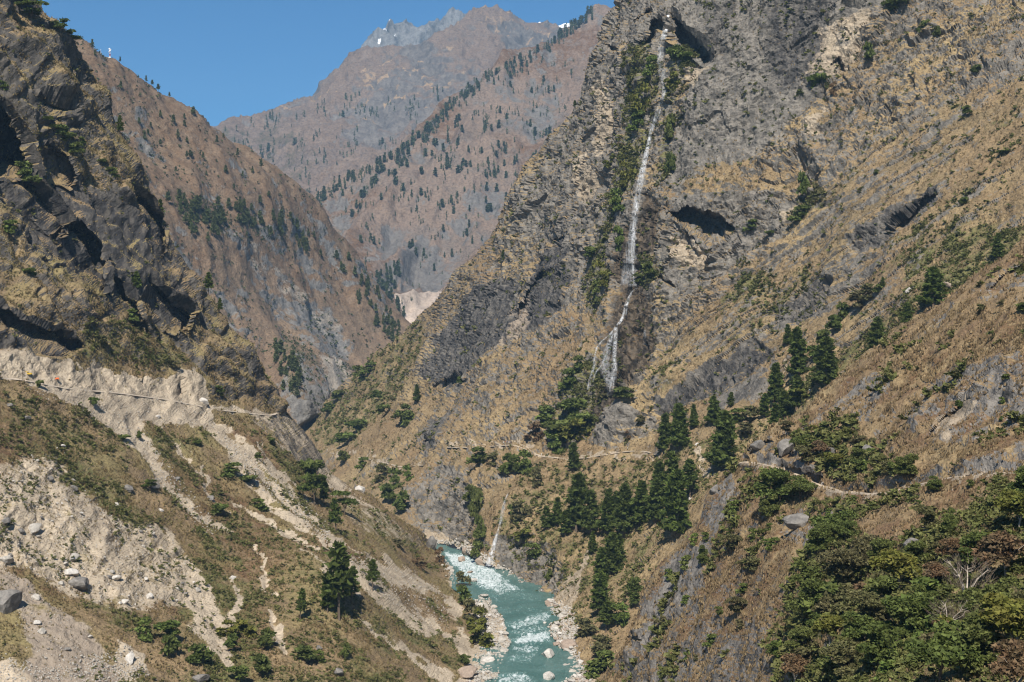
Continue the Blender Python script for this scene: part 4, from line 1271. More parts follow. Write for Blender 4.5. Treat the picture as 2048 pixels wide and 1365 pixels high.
waterfall('waterfall', [([(1016, 988), (1010, 1000), (1006, 1020), (1003, 1040), (999, 1056)], [2, 3, 6, 6, 5], [1, 0.9, 0.6, 0.55, 0.6]), ([(999, 1055), (995, 1068), (989, 1085), (984, 1105), (980, 1120), (978, 1133)], [4, 5, 6, 8, 10, 11], [1.3, 1.4, 1.3, 1.1, 0.9, 0.7])],
          'cliff_right', 2.0, 'thin white waterfall dropping straight into the turquoise river')

# ------------------------------------------------------------------ paths and road: worn ribbons on the ground
m_path = plain('trodden_earth', (0.40, 0.325, 0.24), 0.95, 0.2, 0.8)
m_road = plain('road_earth', (0.47, 0.39, 0.30), 0.95, 0.15, 0.4)


def ribbon(name, line, layer, width, mat, label, lift=0.06):
    L = np.asarray(line, float)
    seg = np.r_[0, np.cumsum(np.hypot(*np.diff(L, axis=0).T))]
    n = int(seg[-1] / 4)
    t = np.linspace(0, seg[-1], n)
    uu, vv = np.interp(t, seg, L[:, 0]), np.interp(t, seg, L[:, 1])
    C, O = [], []
    for a, c in zip(uu, vv):
        X, N, _ = ground(layer, a, c)
        C.append(X)
        h = np.array([N[0], N[1], 0])
        O.append(h / (np.linalg.norm(h) + 1e-6))
    C, O = np.array(C, float), np.array(O, float)
    k = np.ones(5) / 5
    for i in range(3):
        C[:, i] = np.convolve(np.pad(C[:, i], 2, 'edge'), k, 'valid')
        O[:, i] = np.convolve(np.pad(O[:, i], 2, 'edge'), k, 'valid')
    C[:, 2] += lift
    wob = RNG.normal(size=(n, 2)) * 0.12 * width
    V = []
    for i in range(n):
        V += [C[i] - O[i] * (width * 0.45), C[i] + O[i] * (width * 0.05), C[i] + O[i] * (width * 0.32 + wob[i, 0]) - np.array([0, 0, width * 0.24])]
    Fc = [(3 * i + j, 3 * i + j + 1, 3 * i + j + 4, 3 * i + j + 3) for i in range(n - 1) for j in range(2)]
    add(name, mesh_np(name, V, Fc, [mat]), kind='structure', label=label)


ribbon('path', TRAIL_FAR, 'cliff_right', 2.0, m_path, 'pale foot trail crossing the green slope above the gorge')
ribbon('path', TRAIL_MID, 'cliff_right', 2.0, m_path, 'pale foot trail where the walkers stand')
ribbon('path', TRAIL_NEAR, 'spur_right', 1.9, m_path, 'foot trail cut into the near rocky spur')
ribbon('road', [(-30, 752), (40, 757), (130, 775), (240, 785), (335, 798), (405, 812)], 'hillside_left', 2.4, m_road, 'raw dirt road at the foot of the cut bank', -0.22)
ribbon('road', [(430, 818), (470, 822), (540, 830), (556, 824)], 'hillside_left', 2.2, m_road, 'dirt road rounding the rocky corner', -0.22)

# ------------------------------------------------------------------ vegetation prototypes
m_pine = leafmat('pine_needles', (0.085, 0.118, 0.028), (0.118, 0.152, 0.034), (0.100, 0.120, 0.034), 0.35, 0.45)
m_midpine = leafmat('ridge_needles', (0.080, 0.100, 0.036), (0.112, 0.132, 0.046), (0.095, 0.105, 0.046), 0.05, 0.25)
m_farpine = leafmat('far_needles', (0.060, 0.082, 0.034), (0.090, 0.112, 0.046), (0.080, 0.092, 0.046), 0.02, 0.1)
m_broad = leafmat('broad_leaves', (0.085, 0.115, 0.030), (0.122, 0.150, 0.040), (0.130, 0.132, 0.042), 0.5, 0.32)
m_yellow = leafmat('yellow_leaves', (0.140, 0.145, 0.030), (0.165, 0.150, 0.036), (0.115, 0.130, 0.030), 0.5, 0.25)
m_olive = leafmat('olive_leaves', (0.110, 0.112, 0.042), (0.140, 0.130, 0.056), (0.120, 0.098, 0.052), 0.5, 0.2)
m_russet = leafmat('russet_leaves', (0.150, 0.088, 0.048), (0.140, 0.108, 0.060), (0.17, 0.105, 0.052), 0.5, 0.2)
m_twig = plain('dry_twigs', (0.17, 0.13, 0.095), 0.9, 0.3, 0.8)
m_shrub = leafmat('shrub_leaves', (0.090, 0.130, 0.030), (0.135, 0.170, 0.040), (0.115, 0.120, 0.040), 0.4, 0.2)
m_bark = plain('bark', (0.13, 0.098, 0.07), 0.95, 0.35, 1.5)
m_pale_bark = plain('pale_bark', (0.42, 0.36, 0.29), 0.9, 0.25, 1.5)


def tris_at(C, size, up, rng, elong=1.0):
    """one randomly turned leaf-clump triangle at each point"""
    n = len(C)
    a = rng.normal(size=(n, 3))
    a[:, 2] = a[:, 2] * 0.6 + up
    a /= np.linalg.norm(a, axis=1, keepdims=True)
    b = np.cross(a, rng.normal(size=(n, 3)))
    b /= np.linalg.norm(b, axis=1, keepdims=True) + 1e-9
    s = size * rng.uniform(0.65, 1.35, (n, 1))
    V = np.stack([C - b * s * 0.5, C + b * s * 0.5, C + a * s * elong], 1).reshape(-1, 3)
    return V, np.arange(3 * n).reshape(-1, 3)


def pine_crown(seed, n, w, base, size, lean=0.0, shape=0.8, whorls=20):
    """unit-high conical crown built of needle sprays on whorls of boughs, with gaps between the boughs"""
    r = np.random.default_rng(seed)
    pts = []
    per = max(1, n // (whorls * 7))
    for i in range(whorls):
        t = (i + 0.5) / whorls
        z = base + (1 - base) * t
        R = 0.5 * w * (1 - t) ** shape * (0.55 + 0.45 * min(1, t * 5 + 0.25)) * r.uniform(0.6, 1.22)
        for j in range(7):
            if r.random() < 0.24:
                continue
            a = 2 * math.pi * (j + r.random() * 0.8) / 7
            rr = R * r.uniform(0.7, 1.15)
            for k in range(per):
                f = math.sqrt(r.uniform(0.08, 1.0))
                pts.append((math.cos(a) * rr * f + r.normal() * 0.012 + lean * t, math.sin(a) * rr * f + r.normal() * 0.012, z - 0.03 * f + 0.02 * f * f + r.normal() * 0.012))
    pts.append((lean, 0, 0.985))
    V, Fc = tris_at(np.array(pts), size, 0.8, r, 1.25)
    return V, Fc


def pine_trunk(seed, mat, name='trunk'):
    r = random.Random(seed)
    m = MB()
    m.tube([(0, 0, -0.06), (r.uniform(-.006, .006), 0, 0.3), (0.004, r.uniform(-.006, .006), 0.6), (0, 0, 0.97)], [0.018, 0.013, 0.009, 0.002], 6)
    for i in range(7):
        z = r.uniform(0.15, 0.8)
        a = r.uniform(0, 6.28)
        l = 0.13 * (1 - z) + 0.03
        m.tube([(0, 0, z), (math.cos(a) * l, math.sin(a) * l, z + 0.03)], [0.005, 0.002], 4, False)
    return m.mesh(name, mat)


def dome_crown(seed, n, lobes, size, low=0.35, flat=0.75):
    """unit-high broad crown: leaf clumps on the skins of several uneven lobes"""
    r = np.random.default_rng(seed)
    P_ = []
    for i in range(lobes):
        a = r.uniform(0, 6.28)
        d = r.uniform(0.05, 0.36)
        c = np.array([math.cos(a) * d, math.sin(a) * d, r.uniform(low + 0.12, 0.84)])
        R = r.uniform(0.13, 0.26)
        k = int(n / lobes)
        v = r.normal(size=(k, 3))
        v /= np.linalg.norm(v, axis=1, keepdims=True)
        v[:, 2] = np.abs(v[:, 2]) * 1.0 - 0.25 * (r.random(k) < 0.4)
        rad = R * (0.55 + 0.5 * r.random((k, 1)) ** 0.5)
        P_.append(c + v * rad * np.array([1, 1, flat]))
    return tris_at(np.concatenate(P_), size, 0.4, r, 1.0)


def limb_trunk(seed, mat, spread=0.33, top=0.7, n=5, rad=0.025, twigs=0):
    r = random.Random(seed)
    m = MB()
    f = 0.3
    m.tube([(0, 0, -0.06), (r.uniform(-.02, .02), r.uniform(-.02, .02), f * 0.6), (0, 0, f)], [rad, rad * 0.8, rad * 0.65], 6)
    for i in range(n):
        a = 2 * math.pi * (i + r.random() * 0.7) / n
        e = (math.cos(a) * spread * r.uniform(0.6, 1.1), math.sin(a) * spread * r.uniform(0.6, 1.1), top * r.uniform(0.85, 1.25))
        mid = (e[0] * 0.42, e[1] * 0.42, f + (e[2] - f) * 0.55)
        m.tube([(0, 0, f * r.uniform(0.6, 1)), mid, e], [rad * 0.55, rad * 0.36, rad * 0.12], 5, False)
        for k in range(twigs):
            t = r.uniform(0.35, 1)
            p = Vector(mid).lerp(Vector(e), t)
            d = Vector((r.gauss(0, 1), r.gauss(0, 1), abs(r.gauss(0.6, 0.6)))).normalized() * r.uniform(0.08, 0.2)
            m.tube([p, p + d * 0.6, p + d + Vector((0, 0, 0.02))], [rad * 0.2, rad * 0.13, rad * 0.06], 4, False)
    return m.mesh('trunk', mat)


def twig_crown(seed, n):
    r = random.Random(seed)
    m = MB()
    for i in range(n):
        a, d = r.uniform(0, 6.28), 0.36 * math.sqrt(r.random())
        z = r.uniform(0.35, 0.8)
        p = Vector((math.cos(a) * d, math.sin(a) * d, z))
        q2 = p + Vector((math.cos(a) * 0.1 + r.gauss(0, .05), math.sin(a) * 0.1 + r.gauss(0, .05), r.uniform(0.06, 0.2)))
        m.tube([p, q2], [0.0035, 0.0015], 3, False)
    return m.mesh('crown', m_twig)


PINE = [(mesh_np('crown', *pine_crown(s, n, w, bs, sz, ln, shp, wh), [m_pine], smooth_shade=False), pine_trunk(s, m_bark))
        for s, n, w, bs, sz, ln, shp, wh in ((1, 2600, .42, .08, .055, 0, .75, 20), (2, 2600, .50, .06, .055, .01, .62, 18), (3, 2400, .36, .10, .052, -.01, .8, 22), (4, 2200, .46, .16, .055, .02, .6, 16), (5, 1000, .40, .30, .060, .02, .55, 12))]
FARPINE = [(mesh_np('crown', *pine_crown(20 + s, 230, w, .08, .13, 0, shp, 9), [m_farpine], smooth_shade=False), pine_trunk(20 + s, m_bark)) for s, w, shp in ((1, .30, .7), (2, .36, .6), (3, .26, .8), (4, .34, .45))]
MIDPINE = [(mesh_np('crown', *pine_crown(40 + s, 420, w, bs, .10, .02, shp, 9), [m_midpine], smooth_shade=False), pine_trunk(40 + s, m_bark)) for s, w, shp, bs in ((1, .46, .5, .2), (2, .55, .4, .3), (3, .4, .6, .12))]
FLATPINE = [(mesh_np('crown', *dome_crown(60 + s, 700, 7, .09, .30, .45), [m_pine], smooth_shade=False), limb_trunk(60 + s, m_bark, .3, .66, 5, .02)) for s in (1, 2)]
BROAD = [(mesh_np('crown', *dome_crown(80 + s, 3600, 12, .058, lw, .8), [mt], smooth_shade=False), limb_trunk(80 + s, bk, .3, .66, 5, .022))
         for s, lw, mt, bk in ((1, .12, m_broad, m_bark), (2, .18, m_broad, m_bark), (3, .3, m_yellow, m_pale_bark), (4, .15, m_olive, m_bark), (5, .3, m_russet, m_pale_bark), (6, .08, m_broad, m_bark))]
BARE = [(twig_crown(100 + s, 230), limb_trunk(100 + s, m_pale_bark, .34, .72, 4, .034, 6)) for s in (1, 2)]
SHRUB = [mesh_np('shrub', *dome_crown(120 + s, n, 6, sz, -0.12, .9), [mt], smooth_shade=False) for s, n, sz, mt in ((1, 620, .14, m_shrub), (2, 620, .13, m_broad), (3, 560, .14, m_olive), (4, 560, .14, m_yellow), (5, 500, .13, m_russet), (6, 620, .13, m_shrub))]


def tree(name, proto, layer, u, v, hpx, wf=1.0, label=None, cat='tree', group=None, rng=random, sink=0.0):
    X, N, _ = ground(layer, u, v)
    h = hpx * X[1] / F
    t = bpy.data.objects.new(name, None)
    COL.objects.link(t)
    t.location = (float(X[0]), float(X[1]), float(X[2]) - sink * h)
    t.rotation_euler = (rng.gauss(0, .035), rng.gauss(0, .035), rng.uniform(0, 6.28))
    t.scale = (h * wf, h * wf, h)
    tag(t, label, cat, group)
    add('trunk', proto[1], t)
    add('crown', proto[0], t)
    return t


def shrub(proto, layer, u, v, hpx, wf=1.2, label=None, group=None, rng=random, name='shrub', sink=0.08):
    X, N, _ = ground(layer, u, v)
    h = hpx * X[1] / F
    o = add(name, SHRUB[proto], None, (float(X[0]), float(X[1]), float(X[2]) - sink * h), label, 'shrub', group)
    o.rotation_euler = (0, 0, rng.uniform(0, 6.28))
    o.scale = (h * wf, h * wf, h)
    return o


# ---- pines on the right bank, one by one
PN = [
    (1327, 905, 76, 0, .95, 'slender dark pine just right of where the trail bends behind the trees'), (1362, 895, 88, 1, .95, 'full conical pine between a slender one and a short one'), (1388, 858, 48, 2, 1.1, 'short pine tucked against the right side of a tall full pine'),
    (1420, 850, 54, 1, 1.15, 'small neat cone-shaped pine alone on the clearing below the dark slab'), (1447, 938, 114, 1, 1.0, 'tallest broad pine standing on the crest beside the trail'), (1432, 930, 50, 3, 1.0, 'low dark pine at the left foot of the tallest crest pine'),
    (1147, 940, 54, 1, 1.05, 'lone rounded pine beside the middle of the trail'), (1345, 1005, 100, 3, 1.0, 'loose pine at the top of the tall clump under the trail'), (1318, 1010, 84, 0, 1.0, 'narrow pine on the upper left of the tall clump'),
    (1376, 1000, 80, 4, 1.0, 'thin pine with bare lower trunk at the right edge of the clump'), (1352, 1070, 130, 1, .9, 'big dense pine at the lowest corner of the tall clump'), (1305, 1050, 92, 3, 1.1, 'wide pine at the bottom left of the tall clump'),
    (1152, 1062, 112, 0, 1.0, 'tall pointed pine rising above the row over the river'), (1182, 1068, 86, 3, 1.0, 'pine just right of the tall pointed one in the river row'), (1212, 1070, 90, 2, 1.1, 'pine in the middle of the row above the river'),
    (1252, 1066, 98, 1, .9, 'thick pine near the right end of the river row'), (1278, 1058, 94, 3, 1.0, 'pine at the right end of the river row beside the clump'), (1232, 1050, 66, 2, 1.1, 'low pine filling the gap in the right half of the river row'),
    (1112, 1052, 56, 2, 1.1, 'small pine at the left end of the river row'), (1094, 1060, 46, 3, 1.2, 'smallest bushy pine at the far left of the river row'), (1130, 1072, 50, 3, 1.1, 'low pine at the foot of the tall pointed one'),
    (1222, 1150, 84, 1, 1.0, 'broad pine on the bank halfway down to the river stones'), (1200, 1172, 76, 3, 1.1, 'bushy pine left of the broad bank pine'), (1236, 1130, 60, 2, 1.1, 'small pine uphill of the broad bank pine'),
    (1198, 1232, 88, 3, 1.0, 'dark pine lowest on the bank above the pale stones'), (1186, 1108, 44, 2, 1.1, 'short pine directly below the river row'), (1270, 1215, 56, 3, 0.9, 'pine in the hollow at the edge of the near spur'),
    (1212, 1265, 62, 4, 1.3, 'ragged pine beneath the lowest dark bank pine'),
    (1598, 756, 98, 0, .95, 'tall dark pine standing upslope in the green gully'), (1577, 692, 42, 2, 1.1, 'small narrow pine at the top left of the gully'), (1652, 772, 96, 1, 1.15, 'heavy full pine against the spur edge in the gully'),
    (1752, 712, 76, 3, 1.15, 'broad leaning pine above the spur edge'), (1866, 612, 76, 1, 1.35, 'wide pine by the pale rock high in the gully'), (1994, 522, 54, 3, 1.1, 'pine just above the straw edge of the spur near the frame edge'),
    (1815, 652, 46, 3, 1.1, 'small pine on the spur edge between the broad one and the wide one'), (1548, 808, 80, 0, 1.0, 'pointed pine left of the pale rock in the lower gully'), (1566, 846, 62, 1, 1.2, 'squat pine at the mouth of the gully'), (1592, 818, 66, 1, 1.2, 'rounded pine touching the yellow bush'),
    (1528, 838, 50, 3, 1.1, 'dark low pine on the left side of the gully mouth'), (1551, 868, 60, 2, 1.2, 'lowest pine of the gully mouth above the rock'), (1765, 575, 20, 2, 1.2, 'tiny pine on the slab at the top of the dark bushes'), (1598, 815, 32, 3, 1.2, 'stunted pine half hidden below the tall gully pine'),
    (1460, 815, 30, 3, 1.2, 'small round pine below the dark stained slab'), (834, 806, 36, 2, 1.0, 'small lone pine on the ochre meadow below the striped cliff'), (1002, 520, 20, 3, 1.2, 'tiny dark pine on the left cliff ledge'), (1146, 215, 14, 3, 1.4, 'tiny pine on the cliff skyline above the valley')]
for u, v, h, k, w, lab in PN:
    tree('pine_tree', PINE[k], 'cliff_right', u, v, h, w * random.uniform(1.15, 1.5), lab, 'pine tree', 'pines on the right bank')
# ---- pines and trees on the left hillside
LN = [(678, 1236, 150, PINE[4], 1.15, 'tall airy pine standing over the dark gully on the left slope'), (702, 1205, 70, PINE[4], 1.2, 'bushy pine close behind the tall airy one'), (655, 1225, 80, PINE[3], 1.1, 'shorter pine left of the tall airy one'),
      (628, 1008, 66, FLATPINE[0], 1.1, 'round-topped pine at the edge of the grey rock slab'), (648, 1005, 50, PINE[3], 1.1, 'pine just below the round-topped one'), (690, 1030, 52, FLATPINE[1], 1.2, 'flat-topped pine above the gully'), (672, 1065, 66, PINE[4], 1.2, 'thin dark pine on the lip of the gully'),
      (745, 1180, 60, PINE[4], 1.2, 'small ragged pine between the two scree strips'), (600, 1240, 62, PINE[4], 1.0, 'sapling pine with bare stem on the lower left slope'), (300, 985, 28, FLATPINE[0], 1.4, 'small umbrella pine beside the long dirt chute'),
      (122, 72, 36, FLATPINE[0], 1.2, 'umbrella pine standing out against the sky on the left skyline'), (146, 92, 32, FLATPINE[1], 1.3, 'second pine on the skyline, lower down the crest'), (62, 45, 44, FLATPINE[1], 1.5, 'broad pine high on the left crest'), (40, 20, 40, FLATPINE[0], 1.4, 'dark pine near the top corner of the left crest'), (20, 8, 30, FLATPINE[1], 1.3, 'pine at the very top of the left crest'),
      (240, 266, 34, PINE[3], 1.2, 'small pine on the cliff edge against the brown ridge'), (318, 440, 40, PINE[3], 1.2, 'pine on the lower cliff edge'), (430, 580, 44, PINE[4], 1.3, 'pine on the cliff edge above the road corner'), (272, 590, 46, PINE[4], 1.3, 'thin conifer below the dark overhang'), (448, 612, 26, PINE[3], 1.2, 'little pine just under the cliff-edge one')]
for u, v, h, pr, w, lab in LN:
    tree('pine_tree', pr, 'hillside_left', u, v, h, w, lab, 'pine tree', 'pines on the left hillside')


def pts_in(poly, n, rng):
    p = np.asarray(poly, float)
    out = []
    while len(out) < n:
        c = np.stack([rng.uniform(p[:, 0].min(), p[:, 0].max(), 4 * n), rng.uniform(p[:, 1].min(), p[:, 1].max(), 4 * n)], -1)
        out += list(c[inpoly(c[:, 0], c[:, 1], p)])
    return out[:n]


# ---- ridge_middle trees
r1 = np.random.default_rng(5)
rr = random.Random(5)
for poly, n, hh, lab, grp in (([(335, 405), (430, 400), (450, 440), (440, 500), (405, 490), (350, 450)], 38, (16, 30), 'dark pine in the dense grove low on the brown ridge', 'grove on the brown ridge'),
                              ([(440, 400), (560, 430), (650, 480), (640, 520), (560, 490), (470, 445)], 44, (14, 24), 'small pine in the loose belt along the brown ridge', 'tree belt on the brown ridge'),
                              ([(660, 520), (700, 520), (760, 590), (820, 655), (780, 690), (720, 620)], 46, (14, 22), 'tiny pine on the shaded edge where the ridge meets the gorge', 'trees on the gorge edge of the ridge'),
                              ([(540, 700), (575, 710), (612, 770), (600, 800), (560, 780)], 22, (20, 32), 'pine on the dark crag at the gorge mouth', 'trees on the gorge crag'),
                              ([(215, 130), (420, 250), (600, 400), (520, 420), (300, 330)], 30, (10, 20), 'lone dot-like tree scattered on the upper brown ridge', 'scattered trees on the brown ridge')):
    for u, v in pts_in(poly, n, r1):
        tree('pine_tree', MIDPINE[rr.randrange(3)], 'ridge_middle', u, v, rr.uniform(*hh), rr.uniform(.9, 1.3), lab, 'pine tree', grp, rr)
for u, v, h, lab in ((185, 96, 17, 'small tree on the ridge skyline left of the mast'), (240, 124, 10, 'tiny tree on the skyline just right of the mast'), (292, 160, 12, 'tiny tree on the skyline, upper of the pair of dots'), (302, 167, 12, 'tiny tree on the skyline, lower of the pair of dots'), (321, 180, 15, 'dark tree clump halfway down the skyline'), (335, 189, 10, 'lowest tiny tree on the skyline before the rocks'), (190, 112, 12, 'shrubby tree just under the skyline tree near the mast')):
    tree('pine_tree', MIDPINE[rr.randrange(3)], 'ridge_middle', u, v, h, 1.2, lab, 'pine tree', None, rr)
# ---- far slopes
cand = []
for t in np.linspace(0, 1, 150):
    s = t * 19
    i = min(int(s), 22) + 4
    if i + 1 >= len(F1_SIL):
        break
    f = s - int(s)
    u = F1_SIL[i][0] * (1 - f) + F1_SIL[i + 1][0] * f
    v = F1_SIL[i][1] * (1 - f) + F1_SIL[i + 1][1] * f
    for _ in range(2):
        cand.append((u + r1.normal() * 6, v + abs(r1.normal()) * 8 + 3, r1.uniform(9, 15), 'mountain_front'))
c = pts_in([(660, 400), (925, 200), (1060, 120), (1150, 120), (1130, 260), (1040, 360), (980, 470), (900, 560), (800, 640), (740, 560), (690, 480)], 4200, r1)
c = np.array(c)
dens = fbm(np.stack([c[:, 0] / 34, c[:, 1] / 24, 0 * c[:, 0]], -1), 1.0, 2, seed=3) + fbm(np.stack([(c[:, 0] + c[:, 1]) / 15, (c[:, 1] - c[:, 0]) / 90, 0 * c[:, 0]], -1), 1.0, 2, seed=9) * 0.6
dens += 0.25 - 0.5 * np.clip((c[:, 1] - 330) / 250, 0, 1)
sel = c[r1.random(len(c)) < np.clip(dens * 0.75 - 0.04, 0.008, 0.75)]
for u, v in sel[:620]:
    cand.append((u, v, (5 + 11 * r1.random() ** 1.5) * (0.9 if v < 250 else 1.05), 'mountain_front'))
for u, v in pts_in([(740, 565), (790, 530), (805, 545), (785, 590), (815, 640), (790, 655), (760, 615)], 40, r1):
    cand.append((u, v, r1.uniform(14, 22), 'mountain_front'))
c = np.array(pts_in([(445, 265), (545, 225), (640, 200), (700, 190), (880, 170), (900, 200), (800, 290), (690, 345), (600, 420), (640, 440), (590, 430), (520, 350)], 2600, r1))
dens = fbm(np.stack([c[:, 0] / 40, c[:, 1] / 34, 0 * c[:, 0]], -1), 1.0, 2, seed=13) + np.where(c[:, 0] < 560, 0.3, 0.05)
sel = c[r1.random(len(c)) < np.clip(dens * 0.5, 0.0, 0.5)]
for u, v in sel[:420]:
    cand.append((u, v, r1.uniform(7, 13), 'mountain_back'))
cand = [(*q, ground(q[3], q[0], q[1])[0]) for q in cand]
cand.sort(key=lambda q: -q[2])
FGRP = {'mountain_front': ('dark conifer dotted over the far brown slope', 'conifers on the far slope'), 'mountain_back': ('tiny dark conifer on the high back ridge', 'conifers on the high ridge')}
for u, v, h, ly, X in cand[:290]:
    tree('conifer', FARPINE[rr.randrange(4)], ly, u, v, h, rr.uniform(.9, 1.7), FGRP[ly][0], 'conifer', FGRP[ly][1], rr)


def stuff_from(name, items, protos, mat, label=None):
    """many small plants joined into one mesh: items = (x, y, z, height, width factor, prototype)"""
    Vs, Fs, n = [], [], 0
    for k, (pv, pf) in enumerate(protos):
        it = np.array([q[:5] for q in items if q[5] == k])
        if not len(it):
            continue
        a = RNG.uniform(0, 6.28, len(it))
        ca, sa = np.cos(a)[:, None], np.sin(a)[:, None]
        h, w = it[:, 3:4], it[:, 3:4] * it[:, 4:5]
        x = (pv[None, :, 0] * ca - pv[None, :, 1] * sa) * w + it[:, 0:1]
        y = (pv[None, :, 0] * sa + pv[None, :, 1] * ca) * w + it[:, 1:2]
        z = pv[None, :, 2] * h + it[:, 2:3]
        V = np.stack([x, y, z], -1).reshape(-1, 3)
        Fc = (pf[None] + (np.arange(len(it)) * len(pv))[:, None, None]).reshape(-1, 3) + n
        Vs.append(V)
        Fs.append(Fc)
        n += len(V)
    return add(name, mesh_np(name, np.concatenate(Vs), np.concatenate(Fs), [mat], smooth_shade=False), kind='stuff', label=label)


fp = [pine_crown(70 + s, 60, .34, .02, .17, 0, .6, 6) for s in range(3)]
stuff_from('far_forest', [(*X, h * X[1] / F, 1.0, rr.randrange(3)) for u, v, h, ly, X in cand[290:]], fp, m_farpine, 'far conifers too small to tell apart')
# ------------------------------------------------------------------ shrubs and broadleaf trees, one by one
rs = random.Random(9)
r2 = np.random.default_rng(21)
LB = [(345, 1312, 56, 1.0, 1, 'darkest and largest bush at the foot of the dirt chute, lower left'), (405, 1330, 54, 1.2, 1, 'wide dark bush with its right flank on the dirt chute'), (330, 1282, 44, 1.3, 0, 'green bush above the largest dark one'), (285, 1275, 40, 1.1, 5, 'mid green bush left of the dark pair'),
      (460, 1302, 42, 1.1, 1, 'round dark bush just right of the dirt chute'), (455, 1272, 30, 1.5, 3, 'yellow-green bush above the round dark one'), (490, 1270, 34, 1.4, 3, 'yellow-green bush between two dark bushes'), (532, 1300, 52, 1.1, 1, 'tall dark bush standing left of a scree finger'), (525, 1345, 50, 1.3, 1, 'dark bush touching the bottom of the tall one'), (610, 1320, 40, 1.5, 1, 'wide dark bush beside the small grey boulder'),
      (470, 1362, 34, 1.4, 0, 'green bush at the bottom edge below the chute'), (625, 965, 52, 1.3, 0, 'bright green bush at the base of the rock slab'), (460, 950, 26, 1.8, 5, 'green shrub amid the scree runs'), (500, 970, 22, 1.8, 0, 'green shrub just right of another in the scree runs'), (440, 1030, 26, 1.6, 0, 'green bush on the lower end of the long chute'), (520, 1020, 24, 1.5, 5, 'leafy shrub between the two middle chutes'),
      (395, 895, 16, 1.4, 0, 'small shrub at the fork of the chutes'), (278, 880, 22, .9, 1, 'upright dark shrub standing in the dirt chute'), (82, 778, 20, .9, 0, 'green shrub below the yellow digger'), (185, 812, 20, 1.2, 0, 'green shrub on the edge of the pale spoil slope'), (250, 885, 18, 1.6, 0, 'shrub at the right edge of the grassy knoll'), (130, 895, 14, 1.6, 3, 'yellow-green shrub on the grassy knoll'),
      (545, 890, 16, 1.0, 0, 'small upright shrub under the road corner'), (515, 920, 20, 1.0, 1, 'shrub on the narrow right-hand scree run'), (110, 275, 30, 1.5, 0, 'bright green bush on the cliff ledge, upper of the row'), (95, 255, 26, 1.5, 0, 'bright green bush on the cliff ledge, first of the row'), (135, 290, 30, 1.4, 0, 'bright green bush on the cliff ledge, middle of the row'), (150, 312, 34, 1.2, 1, 'darker bush at the lower end of the ledge row'), (165, 292, 18, 1.2, 5, 'small bush set apart right of the ledge row'), (50, 360, 40, 1.3, 5, 'dull bush beside the big shadow of the cliff'), (205, 335, 20, 1.4, 0, 'green shrub on a slanting cliff ledge'), (225, 350, 20, 1.4, 5, 'olive shrub lower on the slanting ledge'), (60, 555, 22, 1.6, 0, 'green shrub above the dark overhang on the left'), (15, 465, 26, 1.6, 5, 'olive shrub at the left edge of the cliff'), (10, 180, 20, 1.5, 5, 'shrub at the left frame edge high on the cliff'),
      (260, 640, 24, 1.6, 5, 'olive shrub in the green hollow under the cliff'), (205, 690, 20, 1.6, 2, 'brown-green shrub in the grassy hollow above the earth cut'), (345, 735, 16, 1.8, 2, 'brown shrub above the pillars of earth'), (440, 790, 20, 1.5, 5, 'olive shrub on the ochre slab right of the pillars'), (930, 1210, 52, .9, 1, 'dark bush at the top of the row along the river stones'), (945, 1245, 50, 1.0, 2, 'brown-green bush in the row along the river stones'), (955, 1262, 44, 1.0, 3, 'yellowish bush in the row along the river stones'), (960, 1290, 46, 1.2, 3, 'bright bush at the bottom of the row along the river stones'), (925, 1180, 40, .8, 2, 'olive bush at the upper end of the riverside row'), (880, 1130, 40, 0.6, 4, 'russet bush on the crest over the upper rapids'), (930, 1330, 24, 1.6, 1, 'dark bush among pale rocks near the bottom'), (838, 1135, 22, 1.8, 4, 'reddish brown bush on the scree above the rapids'), (795, 1095, 18, 1.8, 2, 'brown bush near the rock tower'), (640, 1325, 26, 1.2, 5, 'shrub right of the wide dark bush'), (690, 1320, 40, .8, 1, 'dark upright shrub near the bottom boulder')]
for u, v, h, w, k, lab in LB:
    shrub(k, 'hillside_left', u, v, h, w, lab, 'shrubs on the left hillside', rs)
